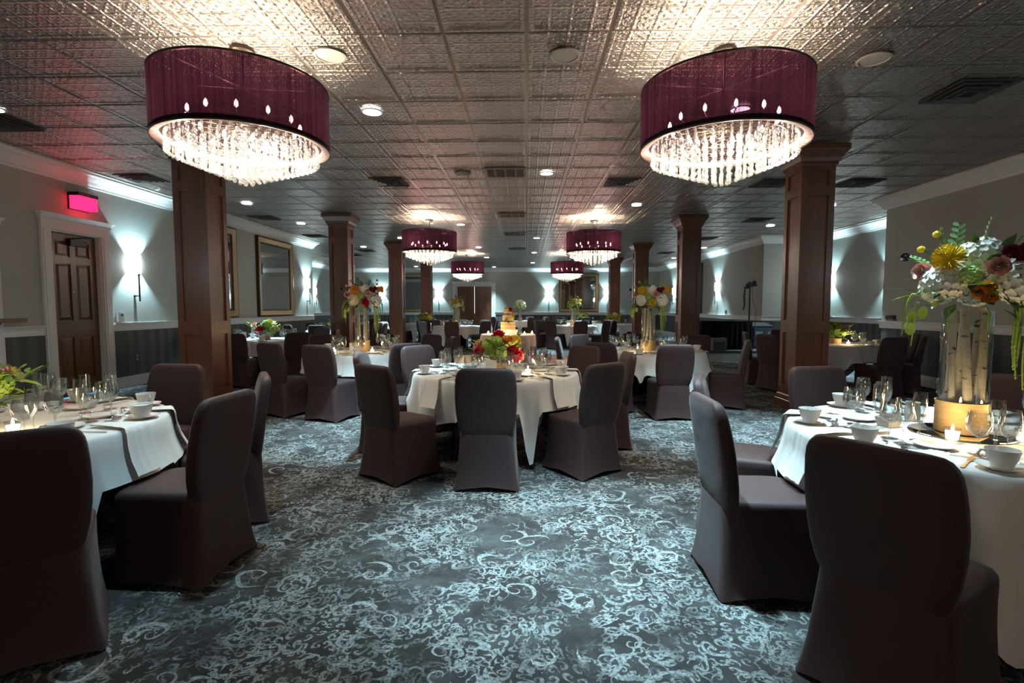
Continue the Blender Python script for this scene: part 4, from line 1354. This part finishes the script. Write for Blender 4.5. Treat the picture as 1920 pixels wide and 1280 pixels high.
mirror_disc = lathe_obj([(0.20, 0.0005), (0.203, 0.004), (0.20, 0.007), (0.001, 0.007)], 48, 'table_mirror', 'mirror')
def tall_base(t, rg, nb=6):
    inst('glass_vase', vase_mesh, t); inst('bark_wrap', wrap_mesh, t)
    for k in range(nb):
        a = 2 * PI * k / nb + rg.uniform(-0.2, 0.2)
        b = a + rg.uniform(-0.7, 0.7)
        r0, r1 = 0.060, 0.058
        p0 = Vector((r0 * math.cos(a), r0 * math.sin(a), 0.02)); p1 = Vector((r1 * math.cos(b), r1 * math.sin(b), 0.585))
        pm_ = p0.lerp(p1, 0.5) + Vector((rg.uniform(-1, 1), rg.uniform(-1, 1), 0)) * 0.006
        rr = rg.uniform(0.012, 0.019)
        build('birch_branch', MB().tube([p0, p0.lerp(pm_, 0.5), pm_, pm_.lerp(p1, 0.5), p1], [rr, rr * 1.03, rr * 0.95, rr, rr * 0.92], 9), 'birch', t)
PXM = 2.47 / 960 / 0.985
def tall_arrangement(label, x, y, rz, seed, pal, scale=1.0, full=True, z=TZ + 0.001):
    rg = random.Random(seed)
    t = thing('flower_arrangement', label, 'flowers', (x, y, z), rz, 'flower arrangements on the tables')
    tall_base(t, rg, 6 if full else 5)
    def pp(px, py, dy):          # offsets read in hero pixels about the vase axis, py measured from the vase lip
        return (px * PXM * scale, dy, 0.575 + py * PXM * scale)
    s = PXM * scale
    P = lambda k: pal.get(k, k)
    # big heads
    for px, py, dy, r, mt in ((14, 97, -0.05, 36, 'h1'), (-36, 50, -0.09, 38, 'h2'), (66, 46, -0.08, 43, 'h1'), (-10, 92, 0.06, 36, 'h2'), (50, 70, 0.10, 38, 'h1'), (-40, 45, 0.10, 38, 'h1'), (10, 40, 0.14, 38, 'h2')):
        bloom(t, 'hydrangea', pp(px, py, dy), r * s * (0.92 if full == 2 else 0.80), P(mt))
    bloom(t, 'hydrangea', pp(-1, 62, -0.13), 17 * s, P('g'))
    for px, py, dy, r in ((-30, 91, -0.13, 25), (90, 95, -0.08, 21), (10, 85, 0.17, 22)):
        bloom(t, 'pincushion', pp(px, py, dy), r * s, P('y'), (px * 0.004, -0.7 if dy < 0 else 0.7, 0.5))
    for px, py, dy, r, mt in ((48, 98, -0.13, 13, 'b'), (58, 91, -0.14, 11, 'b'), (66, 103, -0.12, 11, 'b')):
        bloom(t, 'dahlia', pp(px, py, dy), r * s, P(mt), (0.2, -1, 0.3))
    for px, py, dy, r, mt in ((33, 75, -0.16, 15, 'p'), (-67, 72, -0.07, 15, 'p'), (12, 32, -0.16, 11, 'o'), (24, 24, -0.16, 11, 'o'), (22, 40, -0.165, 11, 'o'), (-30, 70, 0.17, 13, 'o')):
        bloom(t, 'rose', pp(px, py, dy), r * s, P(mt), (px * 0.006, -1 if dy < 0 else 1, 0.15))
    m = MB()
    for px, py, dy in ((-70, 113, -0.03), (-49, 140, 0.0), (76, 144, 0.0), (75, 124, -0.05)):
        a = Vector(pp(px * 0.3, 60, 0)); b = Vector(pp(px, py, dy))
        stm = build('stem', MB().tube([a, a.lerp(b, 0.5) + Vector((0, 0, 0.01)), b], 0.0022, 5), 'stem_green', t)
        bloom(stm, 'billy_button', pp(px, py, dy), 6.5 * s, P('y'))
    bloom(t, 'dahlia', pp(-92, 100, -0.02), 9 * s, 'petal_dark', (-0.6, -0.8, 0.2))
    a = Vector(pp(-40, 70, 0)); b = Vector(pp(-92, 100, -0.02))
    build('stem', MB().tube([a, b], 0.002, 5), 'stem_green', t)
    # foliage
    for px, py, d in ((-45, 88, (-0.15, -0.1, 1)), (30, 105, (0.1, 0, 1)), (95, 80, (0.7, -0.2, 0.6)), (-75, 35, (-0.9, -0.3, 0.15)), (100, 45, (0.9, -0.3, 0.1)), (-40, 100, (0.05, 0.2, 1.0)), (60, 60, (0.4, 0.8, 0.3)), (-50, 50, (-0.5, 0.8, 0.3))):
        bloom(t, 'sprig', pp(px * 0.7, py * 0.85, -0.02), 70 * s, rg.choice(('leaf_green', 'leaf_dark', 'leaf_green')), d)
    for k, d in enumerate(fib(34 if full else 22)):
        if d.z < -0.35:
            continue
        q = (d.x * 78 * s, d.y * 0.17 * scale, 0.575 + (62 + d.z * 58) * s)
        bloom(t, 'leaf' if k % 3 else 'sprig', (q[0] * 0.8, q[1] * 0.8, q[2] - 0.02), rg.uniform(34, 50) * s * (1 if k % 3 else 1.2), rg.choice(('leaf_green', 'leaf_lime', 'leaf_green', 'leaf_dark')), (d.x + rg.uniform(-0.4, 0.4), d.y + rg.uniform(-0.4, 0.4), d.z * 0.6 + rg.uniform(-0.2, 0.5)))
        if k % 3 == 1 and full != 2:
            bloom(t, 'rose', q, rg.uniform(9, 13) * s, P(rg.choice(('p', 'o', 'b', 'y', 'h2'))), (d.x, d.y, d.z + 0.2))
    for k in range(26 if full else 16):
        a = rg.uniform(0, 2 * PI)
        px, dy = 55 * math.cos(a), 0.13 * math.sin(a)
        dz = rg.uniform(-0.9, 0.35)
        bloom(t, 'leaf', pp(px * rg.uniform(0.5, 1.2), rg.uniform(2, 55), dy * rg.uniform(0.6, 1.1)), rg.uniform(32, 52) * s, rg.choice(('leaf_green', 'leaf_dark', 'leaf_green', 'leaf_lime')), (math.cos(a), math.sin(a), dz))
    for px, py, d in ((-78, 0, (-0.3, -0.5, -1)), (-80, -22, (-0.2, -0.4, -1)), (-62, 8, (-0.8, -0.4, -0.5))):
        bloom(t, 'round_leaf', pp(px, py, -0.06), 24 * s, 'leaf_lime', d, rot=(R_(-82), 0, R_(rg.uniform(-30, 30))))
    for px, py, dy, L, rot in ((66, 18, -0.08, 150, 0.0), (78, 16, -0.06, 120, 0.7), (58, 20, -0.05, 135, -0.6), (70, 10, -0.10, 105, 1.4), (84, 24, 0.02, 95, 0.3), (62, 14, 0.0, 115, -1.2)):
        bloom(t, 'tail', pp(px * 0.9, py, dy), (150 * s * 0.55, 150 * s * 0.55, L * s), 'amaranth', rot=(0, 0, rot))
    for px, py, dy, L, rot in ((-88, 30, -0.08, 62, PI), (-98, 24, -0.05, 70, PI + 0.5), (-80, 14, -0.06, 80, PI - 0.4), (-20, 6, -0.12, 45, PI), (20, 6, -0.13, 40, 0.5)):
        bloom(t, 'tail', pp(px * 0.85, py, dy), (110 * s * 0.55, 110 * s * 0.55, L * s), 'amaranth', rot=(0, 0, rot))
    return t
PAL0 = dict(h1='petal_white', h2='petal_white', g='petal_green', y='petal_yellow', b='petal_burgundy', p='petal_pink', o='petal_orange')
PAL1 = dict(h1='petal_white', h2='petal_cream', g='petal_green', y='petal_orange', b='petal_burgundy', p='petal_pink', o='petal_red')
PAL2 = dict(h1='petal_white', h2='petal_white', g='leaf_lime', y='petal_yellow', b='petal_burgundy', p='petal_pink', o='petal_yellow')
PAL3 = dict(h1='petal_cream', h2='petal_green', g='petal_green', y='petal_yellow', b='petal_red', p='petal_pink', o='petal_orange')
tall_arrangement('tall birch vase with white hydrangeas and yellow pincushions, right foreground table', 2.07, 2.46, R_(-38), 11, PAL0, 1.0, 2)
tag(inst('table_mirror', mirror_disc, None, (2.07, 2.46, TZ + 0.0005)), 'round mirror tray under the birch vase, right foreground table', 'mirror tray')
for o in bpy.data.objects:
    if o.get('category') == 'flowers' or (o.get('category') == 'candle' and abs(o.location.x - 2.07) < 0.22 and o.location.y < 3):
        o.location.z += 0.0075
tall_arrangement('tall birch vase with pink and burgundy blooms, left middle table', -2.25, 6.98, R_(16), 12, PAL1, 1.05)
tall_arrangement('tall birch vase with yellow and white blooms, right middle table', 1.70, 7.15, R_(-14), 13, PAL2, 1.02)
tall_arrangement('tall vase with red and cream blooms, far table left of cake', -2.2, 16.4, R_(150), 14, PAL3, 1.0, False)
tall_arrangement('tall vase with pale yellow and peach blooms, far table right of cake', 1.57, 17.0, R_(40), 15, dict(PAL3, b='petal_orange', h1='petal_green'), 1.0, False)
def lily_arrangement(label, x, y, seed):
    rg = random.Random(seed)
    t = thing('flower_arrangement', label, 'flowers', (x, y, TZ + 0.001), 0, 'flower arrangements on the tables')
    tall_base(t, rg, 5)
    for k, d in enumerate(fib(20, True)):
        p = d * 0.19 + Vector((0, 0, 0.66))
        bloom(t, 'lily', p, 0.12, 'petal_white' if k % 3 else 'petal_green', d)
    for k in range(26):
        a = rg.uniform(0, 6.28)
        bloom(t, 'leaf', (0.07 * math.cos(a), 0.07 * math.sin(a), rg.uniform(0.56, 0.74)), rg.uniform(0.14, 0.24), rg.choice(('leaf_green', 'leaf_lime')), (math.cos(a), math.sin(a), rg.uniform(-0.7, 0.9)))
    return t
lily_arrangement('tall vase of white lilies behind the cake', -0.26, 22.6, 16)

bowl_mesh = lathe_obj([(0.001, 0.004), (0.075, 0.001), (0.085, 0.004), (0.092, 0.085), (0.088, 0.087), (0.080, 0.012), (0.001, 0.012)], 32, 'wood_bowl', 'bark_wrap')
def low_arrangement(label, x, y, rz, seed, picks, scale=1.0, fol=('leaf_green', 'leaf_lime', 'leaf_lime', 'petal_green')):
    rg = random.Random(seed)
    t = thing('flower_arrangement', label, 'flowers', (x, y, TZ + 0.001), rz, 'flower arrangements on the tables')
    inst('wood_bowl', bowl_mesh, t)
    for kind, px, pz, dy, r, mt in picks:
        p = (px * scale * 1.12, dy * scale * 1.15, 0.09 + pz * scale * 1.05)
        bloom(t, kind, p, r * scale, mt, (p[0], p[1] - 0.02, 0.10 + pz * 0.4))
    for k in range(40):
        a = rg.uniform(0, 6.28)
        el = rg.uniform(-0.25, 1.2)
        rr = rg.uniform(0.05, 0.12) * scale
        bloom(t, 'leaf', (rr * math.cos(a), rr * math.sin(a), 0.085 + rg.uniform(0.0, 0.14) * scale), rg.uniform(0.08, 0.14) * scale, rg.choice(fol), (math.cos(a), math.sin(a), el))
    for k in range(16):
        a = 2 * PI * k / 16 + rg.uniform(-0.3, 0.3)
        bloom(t, 'sprig', (0.05 * math.cos(a), 0.05 * math.sin(a), 0.11), rg.uniform(0.18, 0.26) * scale, rg.choice(fol), (math.cos(a), math.sin(a), rg.uniform(0.15, 1.1)))
    return t
P1 = [('dahlia', 0.115, 0.055, -0.11, 0.062, 'petal_red'), ('dahlia', 0.085, 0.10, -0.12, 0.045, 'petal_red'), ('hydrangea', 0.03, 0.075, -0.14, 0.046, 'petal_green'), ('hydrangea', -0.055, 0.12, -0.06, 0.055, 'petal_green'),
      ('rose', 0.075, 0.145, -0.06, 0.052, 'petal_orange'), ('rose', 0.01, 0.19, -0.01, 0.05, 'petal_red'), ('rose', -0.12, 0.07, -0.09, 0.045, 'petal_red'), ('hydrangea', 0.0, 0.15, -0.08, 0.045, 'leaf_lime'),
      ('pincushion', 0.12, 0.14, 0.02, 0.05, 'petal_yellow'), ('rose', -0.06, 0.12, 0.10, 0.05, 'petal_orange'), ('hydrangea', 0.07, 0.10, 0.11, 0.06, 'petal_green'), ('rose', 0.15, 0.04, -0.02, 0.045, 'petal_pink'), ('rose', -0.13, 0.12, -0.03, 0.04, 'petal_pink')]
P2 = [('pincushion', 0.09, 0.10, -0.08, 0.05, 'petal_yellow'), ('rose', -0.05, 0.14, -0.08, 0.05, 'petal_yellow'), ('hydrangea', 0.02, 0.15, 0.02, 0.065, 'petal_cream'), ('rose', -0.10, 0.08, -0.06, 0.05, 'petal_orange'), ('hydrangea', 0.10, 0.07, 0.06, 0.06, 'petal_green'), ('rose', 0.02, 0.07, -0.13, 0.05, 'petal_yellow')]
P3 = [('hydrangea', -0.06, 0.12, -0.06, 0.06, 'petal_green'), ('hydrangea', 0.07, 0.10, -0.07, 0.06, 'leaf_lime'), ('rose', 0.02, 0.17, -0.02, 0.05, 'petal_yellow'), ('rose', 0.11, 0.13, 0.0, 0.045, 'petal_pink'), ('hydrangea', 0.0, 0.10, 0.10, 0.06, 'petal_green'), ('pincushion', -0.11, 0.07, -0.08, 0.05, 'petal_yellow')]
P6 = [('rose', -0.06, 0.07, -0.13, 0.065, 'petal_red'), ('hydrangea', 0.02, 0.15, -0.05, 0.07, 'petal_green'), ('rose', 0.13, 0.09, -0.06, 0.05, 'petal_pink'), ('rose', -0.13, 0.14, -0.03, 0.05, 'petal_pink'), ('hydrangea', 0.09, 0.07, -0.11, 0.06, 'leaf_lime'), ('pincushion', 0.05, 0.18, 0.0, 0.05, 'petal_yellow'), ('hydrangea', -0.03, 0.10, 0.10, 0.07, 'petal_green')]
low_arrangement('low bowl of red, orange and green flowers, front centre table', -0.27, 4.82, R_(3), 21, P1, 1.25)
low_arrangement('low bowl of yellow-green flowers at the left picture edge', -2.80, 2.50, R_(45), 22, P3, 1.15)
low_arrangement('low bowl with a crimson bloom, table by the left wall', -4.85, 9.40, R_(27), 23, P6, 1.25)
low_arrangement('low bowl of green flowers, table behind near right column', 5.12, 8.60, R_(-30), 24, P3, 1.2)
low_arrangement('low bowl of yellow flowers, far right table', 3.2, 18.7, 0, 25, P2, 1.5)
low_arrangement('low bowl of yellow and orange flowers, far left table', -3.75, 18.9, 0, 26, P2, 1.5)
low_arrangement('low bowl of green flowers, rear table under right mirror', 2.6, 23.2, 0, 27, P3, 1.4)
low_arrangement('low bowl of pale flowers, table behind second left column', -5.0, 13.4, 0, 28, P3, 1.1)

# creamers and sugar bowls
pitch_body = lathe_obj([(0.001, 0.004), (0.03, 0.002), (0.034, 0.01), (0.036, 0.05), (0.030, 0.085), (0.034, 0.10), (0.032, 0.10), (0.028, 0.085), (0.033, 0.05), (0.001, 0.008)], 22, 'body', 'porcelain')
pitch_h = MB().tube([(0.030, 0, 0.09), (0.055, 0, 0.10), (0.068, 0, 0.08), (0.058, 0, 0.05), (0.034, 0, 0.035)], 0.005, 7).mesh('handle', 'porcelain')
def creamer(label, x, y, rz):
    t = thing('creamer', label, 'creamer', (x, y, TZ + 0.001), rz)
    inst('body', pitch_body, t); inst('handle', pitch_h, t)
def sugar(label, x, y, rz):
    t = thing('sugar_caddy', label, 'caddy', (x, y, TZ + 0.001), rz)
    build('dish', MB().rings([[(-0.04, -0.028, 0.0), (0.04, -0.028, 0.0), (0.04, 0.028, 0.0), (-0.04, 0.028, 0.0)], [(-0.052, -0.036, 0.05), (0.052, -0.036, 0.05), (0.052, 0.036, 0.05), (-0.052, 0.036, 0.05)], [(-0.048, -0.032, 0.05), (0.048, -0.032, 0.05), (0.048, 0.032, 0.05), (-0.048, 0.032, 0.05)], [(-0.038, -0.026, 0.006), (0.038, -0.026, 0.006), (0.038, 0.026, 0.006), (-0.038, 0.026, 0.006)]], True, True, True), 'porcelain', t, smooth=False)
    for i in range(6):
        build('sugar_packet', MB().box(-0.034 + i * 0.012, -0.032 + i * 0.012, -0.024, 0.024, 0.008, 0.062), 'paper' if i % 2 else 'petal_pink', t, smooth=False)
creamer('white creamer jug behind the birch vase, right foreground table', 2.05, 2.74, R_(150))
sugar('white sugar caddy left of the vase, right foreground table', 1.83, 2.60, R_(20))
creamer('white creamer jug on the front centre table', -0.40, 5.30, R_(20))
sugar('white sugar caddy on the front centre table', -0.28, 5.12, R_(-20))

# ------------------------------------------------------------------ the cake table
CX, CYY = -0.40, 11.5
t = thing('cake_table', 'round cake table under the blush cloth', 'table', (CX, CYY, 0))
build('tabletop', MB().lathe([(0.001, 0.675), (0.59, 0.675), (0.60, 0.685), (0.60, 0.70), (0.001, 0.702)], 40), 'table_wood', t)
build('pedestal', MB().lathe([(0.30, 0.012), (0.29, 0.04), (0.05, 0.07), (0.045, 0.6), (0.15, 0.674)], 20), 'black_metal', t)
c = build('tablecloth', cloth_mb(0.61, TZ, 1.0, 0, 40, maxdrop=0.682, folds=19, amp=0.040, rnd=True), 'blush_linen', None, (CX, CYY, 0), ang=70)
tag(c, 'blush floor-length cloth on the round cake table', 'tablecloth')
t = thing('wedding_cake', 'three-tier naked cake with fresh flowers on blush table', 'cake', (CX, CYY, TZ + 0.001))
build('stand', MB().box(-0.21, 0.21, -0.21, 0.21, 0.0, 0.09).box(-0.23, 0.23, -0.23, 0.23, 0.09, 0.105), 'porcelain', t, smooth=False)
z0 = 0.106
for r, h in ((0.165, 0.16), (0.125, 0.15), (0.088, 0.14)):
    build('tier', MB().lathe([(0.001, z0), (r, z0), (r * 1.015, z0 + h * 0.3), (r * 0.99, z0 + h * 0.5), (r * 1.015, z0 + h * 0.75), (r, z0 + h), (0.001, z0 + h)], 32), 'cake_sponge', t)
    for q in (0.02, 0.48, 0.97):
        build('icing_layer', MB().lathe([(r * 0.9, z0 + h * q - 0.006), (r * 1.025, z0 + h * q - 0.006), (r * 1.025, z0 + h * q + 0.008), (r * 0.9, z0 + h * q + 0.008)], 32), 'cake_icing', t)
    z0 += h
bloom(t, 'dahlia', (0.05, -0.06, z0 - 0.01), 0.055, 'petal_red', (0.2, -0.8, 0.5))
bloom(t, 'rose', (-0.03, -0.04, z0 + 0.01), 0.05, 'petal_cream', (-0.2, -0.4, 0.9))
bloom(t, 'leaf', (0.0, -0.03, z0), 0.11, 'leaf_green', (-0.9, -0.3, 0.3))
bloom(t, 'rose', (-0.04, -0.14, 0.30), 0.045, 'petal_green', (-0.2, -1, 0.2))
bloom(t, 'leaf', (0.0, -0.13, 0.29), 0.10, 'leaf_dark', (0.2, -0.9, -0.3))
bloom(t, 'rose', (0.12, -0.09, 0.42), 0.04, 'petal_yellow', (0.6, -0.8, 0.3))
for nm, dx, dy in (('far left', -0.44, -0.06), ('left', -0.30, -0.20), ('nearest left', -0.27, -0.40), ('middle', 0.0, -0.46), ('right', 0.37, -0.30), ('far right', 0.54, 0.0)):
    votive('lit votive on the cake table, %s one' % nm, CX + dx, CYY + dy)

# ------------------------------------------------------------------ the band corner on the right
t = thing('draped_table', 'long table under a black drape by the right wall', 'draped table', (4.98, 13.15, 0))
def drape(x0, x1, y0, y1, z0, z1, seed):
    rg = random.Random(seed)
    per = []
    for k in range(60):
        per.append((x0 + (x1 - x0) * k / 60, y0, 0, -1))
    for k in range(24):
        per.append((x1, y0 + (y1 - y0) * k / 24, 1, 0))
    for k in range(60):
        per.append((x1 - (x1 - x0) * k / 60, y1, 0, 1))
    for k in range(24):
        per.append((x0, y1 - (y1 - y0) * k / 24, -1, 0))
    rs = []
    for s in (0.0, 0.02, 0.2, 0.5, 1.0):
        rs.append([(x + nx * s * 0.02 * (1 + math.sin(i * 1.1)), y + ny * s * 0.02 * (1 + math.sin(i * 1.1)), z1 - (z1 - z0) * s) for i, (x, y, nx, ny) in enumerate(per)])
    return MB().rings([list(reversed(r)) for r in rs], True, True, False)
build('drape', drape(-0.62, 0.62, -0.33, 0.35, 0.30, 0.97, 3), 'black_drape', t, ang=70)
build('tabletop', MB().box(-0.60, 0.60, -0.31, 0.33, 0.93, 0.965), 'table_wood', t, smooth=False)
for lx in (-0.55, 0.55):
    for ly in (-0.26, 0.28):
        build('leg', MB().tube([(lx, ly, 0.262), (lx, ly, 0.93)], 0.016, 8), 'black_metal', t)
t = thing('stage_riser', 'low grey stage riser beneath the black drape', 'stage', (5.05, 13.1, 0))
build('deck', MB().box(-0.85, 1.45, -0.62, 0.9, 0.20, 0.26), 'black_plastic', t, smooth=False)
build('fascia', MB().box(-0.83, 1.43, -0.60, -0.57, 0.0, 0.20), 'riser_grey', t, smooth=False)
for sx in (-0.83, 1.40):
    build('side_board', MB().box(sx, sx + 0.03, -0.57, 0.88, 0.0, 0.20), 'riser_grey', t, smooth=False)
t = thing('amplifier', 'small dark amplifier before the black drape', 'amplifier', (4.70, 12.66, 0.261))
build('cabinet', MB().box(-0.17, 0.17, -0.14, 0.10, 0.001, 0.30), 'grey_box', t, smooth=False)
build('grille', MB().box(-0.14, 0.14, -0.15, -0.14, 0.03, 0.21), 'dark_grille', t, smooth=False)
for i in range(4):
    build('knob', MB().lathe([(0.012, 0.0), (0.012, 0.018), (0.001, 0.018)], 10), 'silver', t, (-0.10 + i * 0.066, -0.14, 0.255), (R_(90), 0, 0))
t = thing('equipment_rack', 'dark wheeled equipment rack with gear on top beside drape', 'rack', (6.05, 13.35, 0.261))
build('case', MB().box(-0.27, 0.27, -0.25, 0.25, 0.03, 0.52), 'black_plastic', t, smooth=False)
for zz in (0.10, 0.22, 0.34):
    build('panel', MB().box(-0.24, 0.24, -0.26, -0.25, zz, zz + 0.10), 'grey_box', t, smooth=False)
build('badge', MB().box(-0.06, 0.06, -0.265, -0.26, 0.42, 0.445), 'silver', t, smooth=False)
for sx in (-0.22, 0.22):
    build('caster', MB().tube([(sx, -0.22, 0.016), (sx, 0.22, 0.016)], 0.015, 8), 'black_metal', t)
t = thing('mixer', 'black mixing console lying on the equipment rack', 'mixer', (6.02, 13.33, 0.782))
build('body', MB().rings([[(-0.27, -0.20, 0.001), (0.23, -0.20, 0.001), (0.23, 0.2, 0.001), (-0.27, 0.2, 0.001)], [(-0.27, -0.20, 0.06), (0.23, -0.20, 0.06), (0.23, 0.2, 0.14), (-0.27, 0.2, 0.14)]], True, True, True), 'black_metal', t, smooth=False)
for i in range(8):
    build('fader', MB().box(-0.24 + i * 0.06, -0.225 + i * 0.06, -0.12, -0.09, 0.072, 0.095), 'silver', t, smooth=False)
t = thing('light_stand', 'black tripod stand holding a stage light bar', 'light stand', (5.40, 12.55, 0.261))
build('pole', MB().tube([(0, 0, 0.02), (0, 0, 1.56)], 0.018, 10), 'black_metal', t)
for k in range(3):
    a = k * 2 * PI / 3 + 0.4
    build('leg', MB().tube([(0, 0, 0.36), (0.16 * math.cos(a), 0.16 * math.sin(a), 0.012)], 0.011, 7), 'black_metal', t)
build('crossbar', MB().tube([(-0.15, 0, 1.52), (0.17, 0, 1.58)], 0.018, 8), 'black_metal', t)
hd = build('light_head', MB().lathe([(0.001, -0.07), (0.05, -0.07), (0.065, -0.02), (0.07, 0.06), (0.06, 0.08), (0.001, 0.075)], 16), 'black_plastic', t, (-0.06, -0.06, 1.57), (R_(60), 0, 0.3))
build('light_head', MB().lathe([(0.001, -0.07), (0.05, -0.07), (0.06, -0.02), (0.06, 0.06), (0.05, 0.08), (0.001, 0.075)], 16), 'black_plastic', t, (0.10, -0.03, 1.62), (R_(75), 0, -0.6))
build('hanging_cable', MB().tube([(-0.12, -0.02, 1.52), (-0.14, -0.02, 1.30), (-0.13, -0.03, 1.10), (-0.16, -0.02, 0.98)], [0.02, 0.026, 0.024, 0.016], 8), 'black_plastic', t)
build('thin_cable', MB().tube([(0.05, 0, 1.55), (0.08, 0, 1.20), (0.16, 0, 0.95), (0.15, 0.02, 0.60)], 0.005, 6), 'black_plastic', t)
